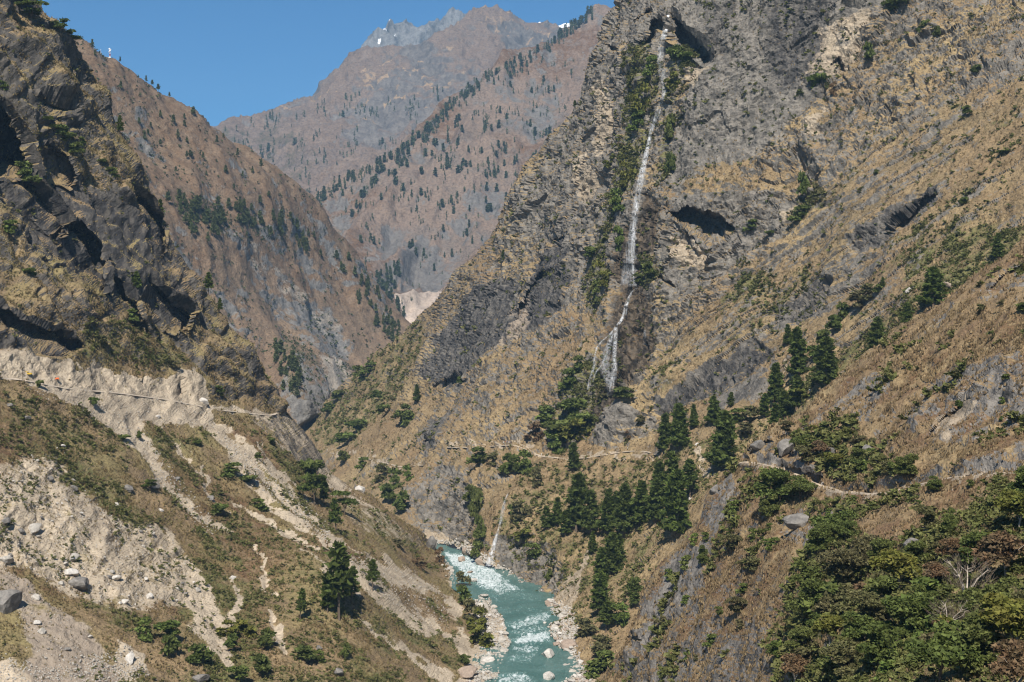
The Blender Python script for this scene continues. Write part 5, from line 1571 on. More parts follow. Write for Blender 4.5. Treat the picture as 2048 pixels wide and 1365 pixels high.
RB = [(1140, 850, 60, 1.0, 0, 'tall green thicket at the left foot of the waterfall'), (1125, 880, 46, 1.3, 0, 'bright green thicket above the trail bend'), (1148, 880, 44, 1.3, 3, 'light green thicket right below the waterfall'), (1110, 905, 40, 1.0, 5, 'dense green bush right above the trail'), (1168, 860, 40, 1.3, 0, 'green bush beside the wet foot of the fall'), (1090, 850, 40, 1.4, 5, 'green bush left of the tall thicket'), (1158, 745, 36, .9, 5, 'dark bush at the top of the thicket by the fall'), (1140, 775, 40, 1.0, 5, 'green bush in the upper thicket'),
      (1242, 800, 34, 1.5, 1, 'dark bush crowning the grey outcrop under the fall'), (1210, 795, 30, 1.0, 2, 'dull bush in the spray at the foot of the fall'), (1296, 555, 40, .9, 1, 'dark green bush right of the widest part of the fall'), (1282, 570, 24, 1.3, 5, 'low green bush at the lip beside the fall'), (1255, 370, 50, .6, 3, 'yellow-green bush hanging left of the fall'), (1232, 420, 46, .8, 5, 'green bush hanging on the left cliff wall'), (1285, 230, 60, .6, 3, 'yellow-green bush high on the left of the fall'), (1275, 260, 40, .9, 5, 'green bush below the high yellow one'), (1300, 150, 40, .7, 5, 'green bush directly left of the free fall'), (1350, 140, 56, .7, 0, 'bright green bush inside the top hollow'), (1372, 130, 30, 1.2, 0, 'green bush on the right lip of the top hollow'), (1345, 180, 36, .8, 3, 'yellowish bush under the top hollow'), (1335, 290, 80, .4, 1, 'dark tall strip of shrub right of the fall'), (1338, 350, 60, .5, 1, 'dark shrub low on the right of the fall'), (1210, 570, 50, .7, 3, 'yellow-green bush on the cliff left of the wide veil'), (1195, 600, 44, .7, 5, 'green bush lower on the mossy strip'), (1240, 500, 50, .5, 5, 'mossy shrub beside the veil'), (1185, 520, 30, 1.0, 0, 'green shrub on the tan wall'), (1222, 340, 30, .9, 3, 'yellowish shrub at the top of the mossy strip'),
      (1640, 185, 44, .9, 0, 'bright green bush below the fresh tan scar'), (1598, 190, 14, 1.2, 1, 'small dark bush left of the bright one under the scar'), (1668, 190, 30, .6, 4, 'brown bush right of the bright one under the scar'), (1840, 75, 44, .8, 1, 'dark bush high in the top right gully'), (1875, 75, 30, .7, 1, 'narrow dark bush beside the top right gully'), (1800, 30, 40, 1.4, 0, 'green bush at the top edge of the slope'), (1950, 150, 26, 1.2, 1, 'dark shrub on the upper right slope'), (1932, 232, 26, 1.0, 1, 'single dark bush on the broad tan slope'), (1740, 125, 50, .7, 1, 'dark shrubs right of the scar'), (1610, 400, 70, .5, 1, 'dark bush in the crack of the big slab'), (1635, 405, 40, .6, 2, 'brownish bush right of the crack'), (1600, 440, 30, 1.4, 5, 'green bush under the crack'), (1752, 350, 14, 1.2, 1, 'tiny dark bush in the middle of the slab'), (1925, 410, 20, 1.2, 1, 'dark shrub near the right dark ledge'), (2010, 310, 12, 2.2, 0, 'flat green shrub patch at the right edge'), (1505, 460, 22, 1.4, 5, 'green bush right of the lower black hollow'), (1540, 475, 16, 1.5, 0, 'light shrub right of the lower black hollow'),
      (1690, 640, 44, 1.0, 1, 'dark bush in the middle of the diagonal row'), (1715, 615, 36, 1.2, 2, 'brown bush in the diagonal row'), (1670, 665, 44, 1.0, 1, 'dense bush in the lower diagonal row'), (1645, 695, 46, .9, 1, 'dark bush at the lower end of the diagonal row'), (1740, 600, 34, 1.2, 2, 'olive bush near the top of the diagonal row'), (1755, 590, 28, 1.0, 1, 'dark bush at the top of the diagonal row'), (1630, 720, 30, 1.2, 5, 'green bush behind the tall gully pine'), (1607, 800, 24, 1.5, 3, 'bright yellow bush by the rock nose'), (1490, 870, 26, 1.6, 2, 'olive bush right of the tallest crest pine'), (1475, 845, 30, 1.6, 5, 'green bush behind the tallest crest pine'), (1500, 845, 34, 1.4, 2, 'dark brushy shrub in the gully mouth'), (1255, 880, 22, .8, 4, 'small brown shrub right of the grey outcrop'), (1280, 850, 20, 1.2, 2, 'drab shrub below the stained slab'), (1070, 880, 40, 1.0, 4, 'brown shrub beside the trail bend'),
      (1028, 955, 60, .9, 1, 'big dark bush under the walkers'), (1050, 945, 46, .9, 5, 'green bush right of the big dark one under the walkers'), (960, 925, 34, 1.4, 5, 'green shrub just under the trail'), (985, 930, 26, 1.2, 2, 'olive shrub under the trail'), (950, 1050, 90, .4, 1, 'dark thicket left of the small waterfall'), (962, 1085, 70, .4, 1, 'dark strip of bush beside the small waterfall'), (955, 1108, 50, .6, 5, 'green bush at the bottom left of the small waterfall'), (945, 1010, 50, .8, 1, 'dark bush above the small waterfall'), (1024, 1035, 30, .8, 0, 'green bush right of the small waterfall'), (1075, 975, 44, .6, 2, 'grey-green bush on the straw slope'), (1040, 1040, 40, 1.0, 2, 'olive bush right of the small waterfall top'), (1050, 1085, 30, 1.4, 3, 'yellowish bush over the river cliff'), (1070, 1115, 30, 1.4, 5, 'olive shrub on the river cliff'), (1096, 1165, 30, .8, 1, 'dark shrub at the foot of the river cliff'), (800, 1030, 60, .8, 1, 'dark thicket in the gorge under the crest'), (775, 1005, 50, .9, 1, 'dark thicket further up the gorge'), (790, 975, 40, .9, 5, 'green bush above the gorge thicket'), (815, 960, 30, .8, 5, 'bush on the gorge rock'), (765, 960, 36, .9, 2, 'olive bush below the far trail'), (690, 925, 30, 1.0, 1, 'dark bush beside the far trail'), (725, 935, 22, 1.2, 5, 'bush under the far trail'),
      (800, 860, 46, .9, 0, 'bright green bush on the slope above the far trail'), (815, 840, 34, .9, 5, 'green bush beside the ochre meadow'), (710, 870, 34, 1.4, 0, 'green bush low on the green spur'), (695, 890, 28, 1.5, 0, 'green bush just above the far trail'), (755, 800, 24, 1.4, 1, 'dark bush on the green spur'), (720, 760, 30, 1.2, 5, 'bush high on the green spur'), (740, 745, 22, 1.4, 5, 'small bush near the top of the green spur'), (680, 800, 30, 1.4, 1, 'dark bush on the valley side of the spur'), (655, 830, 30, 1.4, 1, 'dark bush at the bottom of the green spur'), (770, 830, 24, 1.2, 0, 'green bush in the rocky groove'), (918, 770, 22, .7, 1, 'dark little bush under the striped cliff'),
      (1200, 1310, 40, 1.4, 2, 'olive bush above the river stones'), (1215, 1340, 44, 1.4, 5, 'green bush near the bottom of the bank'), (1170, 1270, 34, 1.4, 2, 'olive bush by the pale rockfall'), (1245, 1250, 46, 1.0, 5, 'bush in the notch of the near spur'), (1185, 1350, 34, 1.4, 5, 'bush at the bottom edge by the stones'), (1265, 1190, 46, .8, 1, 'dark bush against the near spur')]
for u, v, h, w, k, lab in RB:
    shrub(k, 'cliff_right', u, v, h, w * 1.1, lab, 'shrubs on the right side of the valley', rs)
# near spur: trees with trunks
NT = [(1560, 1010, 78, BROAD[0], 1.35, 'big dark round tree just under the trail'), (1600, 1000, 50, BROAD[1], 1.4, 'dark tree spilling right along the trail'), (1535, 1040, 56, BROAD[5], 1.0, 'dark tree hanging below the big round one'), (1870, 985, 34, BROAD[5], 1.5, 'round green bush tree right under the trail'), (1818, 955, 50, BROAD[0], 1.2, 'dark tree just above the trail'), (1795, 950, 34, BROAD[1], 1.1, 'smaller dark tree left of the one above the trail'), (1900, 1075, 62, BROAD[5], .75, 'narrow blue-green tree among dry grass'), (1860, 1068, 60, BROAD[3], .9, 'grey-green tree left of the narrow one'),
      (1665, 1085, 70, BROAD[1], 1.2, 'bright leafy tree, top of the green strip on the spur'), (1640, 1110, 66, BROAD[0], 1.1, 'bright leafy tree below the top one'), (1690, 1080, 46, BROAD[1], 1.2, 'small leafy tree right of the top one'), (1620, 1195, 80, BROAD[5], 1.0, 'dense dome of dark leaves at the edge of the wood'), (1640, 1225, 70, BROAD[0], 1.2, 'dark leafy tree under the dome'), (1610, 1250, 66, BROAD[1], 1.1, 'leafy tree on the lower edge of the wood'), (1690, 1180, 90, BROAD[3], 1.1, 'olive tree in the middle of the wood edge'), (1720, 1150, 80, BROAD[3], 1.1, 'olive tree left of the yellow crown'),
      (1658, 1295, 78, BROAD[2], 1.3, 'yellow-green crown on a pale trunk near the bottom'), (1800, 1180, 90, BROAD[2], 1.3, 'yellowish spreading crown in the middle of the wood'), (1770, 1140, 66, BROAD[0], 1.1, 'dark tree above the yellowish crown'), (1750, 1250, 70, BROAD[3], 1.3, 'drab olive tree in the wood'), (1932, 1222, 128, BARE[0], 1.0, 'bare white-limbed tree with forked trunk'), (1895, 1275, 84, BARE[1], 1.1, 'small leafless tree with two thin stems'), (1872, 1178, 60, BROAD[4], 1.2, 'russet-leaved tree left of the bare white one'), (2010, 1160, 110, BROAD[4], 1.3, 'russet tree at the right edge'), (1960, 1140, 80, BROAD[0], 1.2, 'green tree above the russet one'), (1990, 1120, 60, BROAD[2], 1.3, 'yellow tinted tree upper right of the wood'),
      (1820, 1290, 110, BROAD[0], 1.2, 'large dark tree at the bottom middle of the wood'), (1760, 1340, 100, BROAD[5], 1.2, 'dark tree at the bottom left of the wood'), (1690, 1365, 80, BROAD[3], 1.3, 'olive tree at the bottom edge'), (1610, 1320, 70, BROAD[0], 1.2, 'blue-green tree by the grassy edge'), (1590, 1372, 70, BROAD[4], 1.2, 'brownish tree at the bottom left corner of the wood'), (1880, 1370, 130, BROAD[1], 1.2, 'broad green tree at the bottom edge'), (1950, 1340, 120, BROAD[0], 1.1, 'large leafy tree near the bottom right'), (2030, 1320, 150, BROAD[2], 1.1, 'tall yellow-green tree on a thin pale trunk at the right edge'), (2030, 1400, 130, BROAD[4], 1.2, 'russet tree in the bottom right corner'), (1990, 1250, 100, BROAD[1], 1.1, 'dark green tree right of the bare white one'), (1960, 1280, 80, BROAD[3], 1.2, 'grey-green tree below the bare white one'), (1850, 1235, 70, BROAD[5], 1.2, 'dark tree under the yellowish crown'), (1730, 1290, 70, BROAD[1], 1.2, 'green tree right of the pale-trunked yellow crown'), (2040, 1060, 90, BROAD[2], 1.2, 'yellow-green tree at the right edge below the trail'), (2045, 1000, 70, BROAD[0], 1.2, 'green tree where the trail leaves the frame'), (1915, 1130, 60, BROAD[4], 1.3, 'small russet tree in the upper wood'), (1840, 1135, 56, BROAD[0], 1.3, 'green tree in the upper wood'),
      (1470, 1110, 44, BROAD[3], 1.3, 'grey-green small tree on the straw slope'), (1405, 1135, 50, BROAD[5], .7, 'dark bush tree on the bare rock'), (1555, 1320, 44, BROAD[1], 1.1, 'green tree on the rocky lower slope'), (1475, 1235, 44, BROAD[3], 1.0, 'olive small tree on the lower rock face'), (1670, 940, 40, BROAD[2], 1.3, 'yellow-green tree above the trail'), (1620, 930, 40, BROAD[3], 1.2, 'grey-green tree above the trail'), (1600, 905, 40, BROAD[1], 1.0, 'green tree on the rocky shoulder'), (1575, 870, 30, BROAD[3], 1.1, 'olive tree on top of the rocky shoulder'), (1640, 920, 44, BROAD[4], 1.0, 'brownish tree in the rocks above the trail'), (1720, 930, 36, BROAD[0], 1.2, 'dark tree in the rocks above the trail')]
for u, v, h, pr, w, lab in NT:
    tree('broadleaf_tree' if pr not in BARE else 'bare_tree', pr, 'spur_right', u, v, h, w, lab, 'tree', 'trees on the near spur', rs, 0.04)
n_sh = 0
for poly, n, hh, lab, ks in (([(1560, 1365), (1555, 1250), (1640, 1180), (1760, 1160), (1900, 1190), (2048, 1180), (2048, 1365)], 34, (30, 60), 'leafy bush packed into the lower wood of the near spur', (0, 1, 2, 2, 3, 4, 5)),
                             ([(1640, 1090), (1760, 1070), (1900, 1050), (2048, 990), (2048, 1180), (1900, 1190), (1760, 1160), (1660, 1160)], 26, (14, 32), 'low bush in the brushy upper part of the wood', (2, 2, 4, 0, 3, 5)),
                             ([(1500, 940), (1600, 965), (1700, 1000), (1850, 990), (2000, 960), (2000, 985), (1840, 1020), (1700, 1040), (1540, 1000)], 9, (10, 20), 'shrub on the bank right below the near trail', (0, 1, 5, 2)),
                             ([(1580, 870), (1700, 840), (1760, 900), (1850, 960), (1740, 975), (1620, 930)], 18, (14, 28), 'shrub among the rocks right above the near trail', (2, 3, 5, 0, 2)),
                             ([(1300, 1150), (1480, 960), (1560, 1080), (1540, 1340), (1300, 1340)], 22, (12, 28), 'shrub dotted on the bare lower face of the near spur', (2, 5, 5, 1)),
                             ([(1850, 640), (2048, 520), (2048, 860), (1800, 800)], 9, (12, 26), 'small shrub on the rocky upper face of the near spur', (1, 2, 5))):
    for u, v in pts_in(poly, n, r2):
        k = rs.choice(ks)
        shrub(k, 'spur_right', u, v, rs.uniform(*hh), rs.uniform(1.1, 1.7), ('bright green', 'dark green', 'olive', 'yellow-green', 'russet', 'mid green')[k] + ' ' + lab, lab + ' group', rs, 'shrub')

# ------------------------------------------------------------------ boulders and stones
def rock_mesh(seed, sub, mat, cuts=13, name='boulder'):
    r = random.Random(seed)
    bm = bmesh.new()
    bmesh.ops.create_icosphere(bm, subdivisions=sub, radius=1.0)
    pl = []
    for _ in range(cuts):
        d = Vector((r.gauss(0, 1), r.gauss(0, 1), r.gauss(0, 1))).normalized()
        pl.append((d, r.uniform(0.42, 0.82)))
    for v in bm.verts:
        for d, k in pl:
            e = v.co.dot(d)
            if e > k:
                v.co -= d * (e - k) * 0.92
        v.co *= 1 + r.gauss(0, 0.012)
        if sub > 2:
            v.co *= 1 + 0.10 * mnoise.fractal(v.co * 2.2 + Vector((seed, 0, 0)), 0.8, 2.0, 4)
    me = bpy.data.meshes.new(name)
    bm.to_mesh(me)
    bm.free()
    me.materials.append(mat)
    return me


def rockmat(name, a, bcol):
    m, nt, b = new_mat(name)
    g = NG(nt)
    tc = g.n('ShaderNodeTexCoord')
    n1 = g.noise(tc.outputs['Object'], 1.3, 5, 0.65)
    n2 = g.noise(tc.outputs['Object'], 6.0, 4, 0.7)
    c = g.mix(g.range(n1, 0.4, 0.62), a, bcol)
    c = g.mix(1.0, c, g.ramp(n2, [(0.3, (0.7,) * 3), (0.7, (1.15,) * 3)]), 'MULTIPLY')
    g.l(c, b.inputs['Base Color'])
    bp = g.n('ShaderNodeBump')
    bp.inputs['Strength'].default_value = 0.5
    bp.inputs['Distance'].default_value = 0.2
    g.l(n2, bp.inputs['Height'])
    g.l(bp.outputs[0], b.inputs['Normal'])
    return m


RM = {'pale': rockmat('pale_stone', (0.46, 0.42, 0.365), (0.36, 0.33, 0.285)), 'grey': rockmat('grey_stone', (0.24, 0.22, 0.195), (0.15, 0.138, 0.125)), 'rust': rockmat('reddish_stone', (0.38, 0.295, 0.23), (0.30, 0.235, 0.185)), 'white': rockmat('white_stone', (0.60, 0.56, 0.50), (0.48, 0.44, 0.39))}
ROCK = {k: [rock_mesh(200 + i * 7 + j, 3, m) for i in range(5)] for j, (k, m) in enumerate(RM.items())}


def boulder(layer, u, v, wpx, kind, label, flat=0.7, group=None, z=None):
    if layer == 'river':
        x, D = bank_xy(u, v)
        X = (x, D, river_z(D))
    else:
        X = ground(layer, u, v)[0]
    w = wpx * X[1] / F / 2 * 1.12
    o = add('boulder', ROCK[kind][rs.randrange(5)], None, (float(X[0]), float(X[1]), float(X[2]) + w * flat * 0.30), label, 'boulder', group)
    o.scale = (w, w * rs.uniform(.8, 1.1), w * flat)
    o.rotation_euler = (rs.uniform(-.2, .2), rs.uniform(-.2, .2), rs.uniform(0, 6.28))
    return o


for ly, u, v, w, k, lab, fl in (
        ('river', 1097, 1312, 36, 'white', 'big white boulder sitting alone in the river near the bottom', .8), ('river', 1098, 1358, 34, 'white', 'white boulder in the river at the bottom edge', .75), ('river', 960, 1130, 26, 'rust', 'orange-pink boulder beside the foot of the small waterfall', .85), ('river', 936, 1110, 32, 'rust', 'largest pinkish boulder in the upper rapids', .95), ('river', 924, 1122, 20, 'rust', 'pinkish boulder in front of the largest one in the rapids', .7),
        ('river', 940, 1146, 12, 'rust', 'small dark orange rock in the rapids', .6), ('river', 947, 1163, 20, 'white', 'pale rock at the left edge of the rapids', .6), ('river', 1089, 1247, 9, 'white', 'tiny white rock in the river near the right bank', .7), ('cliff_right', 1133, 1296, 40, 'rust', 'large reddish slab among the right bank stones', .6), ('cliff_right', 1110, 1292, 20, 'rust', 'small reddish stone at the water beside the large slab', .6), ('cliff_right', 1110, 1260, 18, 'white', 'pale rounded stone on the right bank shore', .7),
        ('cliff_right', 1128, 1235, 24, 'pale', 'long pale stone at the top of the right stone bank', .5), ('hillside_left', 977, 1325, 30, 'white', 'white angular boulder on the left stone bank', .7), ('hillside_left', 1004, 1284, 20, 'pale', 'pale block poking into the river from the left', .6), ('hillside_left', 935, 1352, 44, 'rust', 'tilted brown slab at the bottom left of the stone bank', .6),
        ('hillside_left', 160, 1176, 46, 'grey', 'dark grey rounded boulder on the eroded earth', .8), ('hillside_left', 147, 1148, 36, 'white', 'white block right above the dark grey boulder', .55), ('hillside_left', 14, 1215, 66, 'grey', 'huge grey boulder at the left frame edge', .8), ('hillside_left', 232, 1157, 24, 'white', 'white flat rock on the eroded earth', .5), ('hillside_left', 74, 1200, 26, 'pale', 'pale rock at the top of the brown slide', .7), ('hillside_left', 77, 1247, 18, 'white', 'white rock in the middle of the brown slide', .7), ('hillside_left', 83, 1265, 17, 'pale', 'yellowish rock just below the white one on the slide', .8), ('hillside_left', 258, 1322, 30, 'white', 'white angular rock at the top of the gravel', .8), ('hillside_left', 398, 1362, 38, 'grey', 'grey rock at the bottom edge', .6), ('hillside_left', 678, 1348, 28, 'grey', 'grey boulder near the bottom beside dark shrubs', .8), ('hillside_left', 637, 1298, 18, 'grey', 'small grey boulder by the wide dark bush', .8), ('hillside_left', 68, 1063, 36, 'pale', 'long pale boulder leaning in the eroded slope', .6), ('hillside_left', 42, 1064, 16, 'grey', 'brown-grey stone left of the long pale boulder', .8), ('hillside_left', 10, 1045, 22, 'grey', 'grey stone at the left edge of the eroded slope', .8), ('hillside_left', 12, 1125, 30, 'pale', 'pale boulder at the left edge over the slide', .8), ('hillside_left', 148, 980, 20, 'grey', 'grey stone high on the eroded slope', .7), ('hillside_left', 148, 1120, 24, 'pale', 'pale bulky stone above the white block', .8), ('hillside_left', 256, 980, 24, 'grey', 'grey slab in the rusty grass', .6), ('hillside_left', 306, 975, 26, 'grey', 'grey slab under the small umbrella pine', .6), ('hillside_left', 420, 1000, 18, 'grey', 'grey boulder between the dirt chutes', .7), ('hillside_left', 354, 960, 16, 'grey', 'dark stone in the long dirt chute', .7), ('hillside_left', 322, 1022, 12, 'white', 'white stone below the rusty grass', .7), ('hillside_left', 298, 1195, 18, 'white', 'white rock low on the eroded earth', .8), ('hillside_left', 250, 1205, 20, 'white', 'pale flat rock at the foot of the eroded earth', .6), ('hillside_left', 465, 1158, 14, 'white', 'white rock in the grass right of the chute', .8), ('hillside_left', 180, 1275, 12, 'pale', 'small pale stone on the brown slide', .6), ('hillside_left', 135, 1300, 14, 'grey', 'small grey stone on the brown slide', .6), ('hillside_left', 730, 970, 24, 'white', 'pale boulder on the crest of the left slope', .8), ('hillside_left', 504, 968, 14, 'grey', 'small grey boulder among the scree runs', .8), ('hillside_left', 128, 893, 14, 'white', 'white flat stone in the knoll grass', .5), ('hillside_left', 100, 960, 16, 'grey', 'grey stone at the top rim of the eroded slope', .7), ('hillside_left', 52, 838, 18, 'grey', 'pale grey rock on the left knoll', .6), ('hillside_left', 20, 812, 14, 'grey', 'grey rock high on the left knoll', .6), ('hillside_left', 235, 1013, 16, 'pale', 'pale stone near the top right of the eroded slope', .7), ('hillside_left', 410, 806, 22, 'white', 'white rock at the foot of the earth pillar', .8), ('hillside_left', 315, 835, 12, 'white', 'white stone at the bottom of the spoil slope', .7), ('hillside_left', 862, 1098, 26, 'grey', 'dark jagged rock tower above the rapids', 1.6),
        ('cliff_right', 1816, 583, 14, 'white', 'white rock alone in the green gully', .8), ('cliff_right', 1893, 574, 24, 'rust', 'tan rock face beside the wide gully pine', .7), ('cliff_right', 1393, 890, 9, 'white', 'white stone on the clearing beside the pines', .8), ('cliff_right', 1620, 782, 6, 'white', 'tiny white stone on the gully grass', .8), ('cliff_right', 1380, 1000, 10, 'pale', 'pale rock at the right side of the pine clump', .8), ('cliff_right', 772, 915, 8, 'white', 'small white rock by the far trail', .8), ('spur_right', 1600, 1050, 60, 'grey', 'big lichen-stained boulder under the dark round tree', .7), ('spur_right', 1825, 1095, 34, 'grey', 'grey boulder half buried in dry grass', .8), ('spur_right', 1570, 905, 44, 'grey', 'rounded grey rock overhanging the trail', 1.0), ('spur_right', 1520, 895, 34, 'grey', 'smaller grey rock left of the overhanging one', .8), ('spur_right', 1430, 985, 30, 'grey', 'grey rock on the crest below the trail', .9), ('spur_right', 1738, 905, 30, 'grey', 'grey rock in the brush above the trail', .8), ('spur_right', 1660, 905, 26, 'grey', 'pale grey rock beside the yellow-green tree', .8)):
    boulder(ly, u, v, w, k, lab, fl, 'boulders')
for poly, n, ws, ks, ly, lab in ((ERODED, 55, (4, 11), ('pale', 'white', 'pale', 'grey'), 'hillside_left', 'stone sticking out of the eroded earth bank'), ([(885, 1125), (945, 1172), (985, 1205), (1010, 1242), (1018, 1285), (1000, 1320), (990, 1365), (935, 1365), (970, 1300), (955, 1240), (930, 1185)], 70, (6, 15), ('pale', 'white', 'pale'), 'hillside_left', 'pale stone on the left river bank'),
                                 ([(1088, 1200), (1130, 1210), (1150, 1240), (1150, 1300), (1180, 1365), (1118, 1365), (1120, 1300), (1100, 1250)], 80, (6, 15), ('pale', 'white', 'pale', 'rust'), 'cliff_right', 'pale stone on the right river bank'), ([(40, 1160), (110, 1220), (250, 1350), (60, 1360)], 16, (4, 9), ('pale', 'grey'), 'hillside_left', 'stone lying on the brown slide')):
    for u, v in pts_in(poly, n, r2):
        boulder(ly, u, v, rs.uniform(*ws) * (1 if rs.random() < .8 else 1.4), rs.choice(ks), lab, rs.uniform(.5, .8), lab + ' group')
ico = [(rock_mesh(300 + i, 1, RM['pale'], 6)) for i in range(3)]
icop = []
for me in ico:
    me.calc_loop_triangles()
    icop.append((np.array([v.co[:] for v in me.vertices]), np.array([t.vertices[:] for t in me.loop_triangles])))
    bpy.data.meshes.remove(me)
items = []
for poly, n, s0, s1, ly in (([(870, 1105), (945, 1170), (985, 1205), (1008, 1240), (1022, 1286), (1005, 1320), (992, 1365), (930, 1380), (965, 1300), (950, 1240), (925, 1185)], 2600, 1.5, 5, 'hillside_left'), ([(860, 1080), (930, 1085), (1000, 1132), (1050, 1165), (1095, 1195), (1140, 1215), (1155, 1260), (1150, 1300), (1190, 1380), (1115, 1380), (1118, 1300), (1098, 1250), (1080, 1192), (1010, 1150), (930, 1098)], 2600, 1.5, 5, 'cliff_right'),
                            (ERODED, 1100, 1.0, 3.2, 'hillside_left'), (SCREE, 500, 1, 2.5, 'hillside_left'), ([(0, 1310), (90, 1340), (260, 1290), (310, 1365), (0, 1365)], 900, 1.2, 4, 'hillside_left'), ([(0, 1130), (110, 1220), (260, 1365), (60, 1365)], 400, 1.0, 3, 'hillside_left'), ([(690, 1125), (745, 1112), (895, 1192), (900, 1275), (790, 1215)], 700, 1, 2.6, 'hillside_left'), ([(420, 850), (660, 1050), (660, 1090), (480, 940)], 700, 1, 3, 'hillside_left'), ([(265, 840), (440, 1060), (420, 1070), (320, 970)], 400, 1, 3, 'hillside_left')):
    for u, v in pts_in(poly, n, r2):
        X = ground(ly, u + r2.normal() * 4, v + r2.normal() * 3)[0]
        items.append((*X, r2.uniform(s0, s1) * X[1] / F * 0.55, r2.uniform(1.0, 1.5), r2.integers(3)))
stuff_from('loose_stones', items, icop, RM['pale'], 'small pale stones strewn on scree and river banks')

# ------------------------------------------------------------------ dry grass tufts and low green growth
m_tuft = leafmat('dry_grass_blades', (0.265, 0.192, 0.105), (0.340, 0.258, 0.140), (0.225, 0.160, 0.09), 0.12, 0.3)
m_tuftb = leafmat('rusty_grass_blades', (0.235, 0.168, 0.085), (0.275, 0.235, 0.108), (0.205, 0.152, 0.072), 0.08, 0.3)
m_low = leafmat('low_green_leaves', (0.110, 0.128, 0.036), (0.165, 0.162, 0.056), (0.13, 0.125, 0.045), 0.15, 0.25)


def tuft(seed, n, spread=0.9):
    r = np.random.default_rng(seed)
    V = []
    for i in range(n):
        a = r.uniform(0, 6.28)
        d = r.uniform(0.1, spread) * 0.5
        o = np.array([math.cos(a) * d * .5, math.sin(a) * d * .5, -0.15])
        t = np.array([math.cos(a) * d * 1.5, math.sin(a) * d * 1.5, r.uniform(0.55, 1.0)])
        s = np.array([-math.sin(a), math.cos(a), 0]) * 0.2
        V += [o - s, o + s, t]
    return np.array(V), np.arange(3 * n).reshape(-1, 3)


TUFT = [tuft(i, 5) for i in range(4)]
LOW = [dome_crown(400 + i, 26, 3, .34, -.1, .9) for i in range(4)]


def sample(layer, n, wt, rng):
    L = LAYERS[layer]
    w = wt(L) * (~L.back) * (L.u > -60) * (L.u < 2110) * (L.v > -60) * (L.v < 1430)
    w = w / w.sum()
    return L, rng.choice(len(L.X), n, p=w)


def scatter(name, layer, n, wt, protos, mat, hpx, wf, label, seed):
    rng = np.random.default_rng(seed)
    L, ids = sample(layer, n, wt, rng)
    X = L.X[ids] + rng.normal(size=(n, 3)) * 0.3
    h = rng.uniform(*hpx, n) * X[:, 1] / F
    w = rng.uniform(*wf, n)
    k = rng.integers(len(protos), size=n)
    stuff_from(name, list(zip(X[:, 0], X[:, 1], X[:, 2], h, w, k)), protos, mat, label)


def clump(L, s, seed):
    return np.clip(fbm(L.X, s, 2, seed=seed) + 0.45, 0.03, 1.2)


scatter('dry_grass', 'cliff_right', 42000, lambda L: np.clip(1.05 - L.A['rock'], 0.06, 1) * (1 - L.A['pale']) * (1 - L.A['wet']) * clump(L, 9, 1), TUFT, m_tuft, (2.0, 4.2), (1.0, 1.8), 'straw-coloured grass tufts over the slabs', 31)
scatter('dry_grass', 'hillside_left', 40000, lambda L: np.clip(1.0 - L.A['rock'], 0.05, 1) * np.clip(1 - L.A['pale'] * 1.3, 0.02, 1) * clump(L, 8, 2), TUFT, m_tuftb, (2.2, 5.0), (1.0, 1.8), 'brown dry grass tufts on the left slope', 32)
scatter('dry_grass', 'spur_right', 34000, lambda L: np.clip(1.05 - L.A['rock'], 0.05, 1) * (1 - L.A['pale']) * clump(L, 5, 3), TUFT, m_tuft, (3.0, 8.0), (0.9, 1.6), 'straw grass tufts on the near spur', 33)
scatter('undergrowth', 'cliff_right', 9500, lambda L: (np.clip(L.A['green'] - 0.22, 0.0, 1) ** 1.5 + 0.012) * clump(L, 14, 4), LOW, m_low, (4, 10), (1.0, 1.7), 'low green scrub by the falls and in the gullies', 34)
scatter('undergrowth', 'hillside_left', 6500, lambda L: (np.clip(L.A['green'] - 0.2, 0.0, 1) + 0.01) * (1 - L.A['pale']) * clump(L, 12, 5), LOW, m_low, (3, 9), (1.0, 1.8), 'low green scrub on the left slope', 35)
scatter('undergrowth', 'spur_right', 5200, lambda L: np.clip(L.A['green'] - 0.1, 0.0, 1) * clump(L, 10, 6), LOW, m_low, (8, 24), (1.0, 1.6), 'brushy undergrowth on the near spur', 36)
scatter('undergrowth', 'ridge_middle', 4000, lambda L: (np.clip(L.A['green'], 0.0, 1) + 0.06) * clump(L, 60, 7), LOW, m_farpine, (2.5, 6), (1.0, 1.6), 'scattered scrub on the brown ridge', 37)

# ------------------------------------------------------------------ radio mast
m_red, m_white = plain('mast_red', (0.42, 0.06, 0.05), 0.5, 0.1), plain('mast_white', (0.78, 0.78, 0.78), 0.5, 0.08)


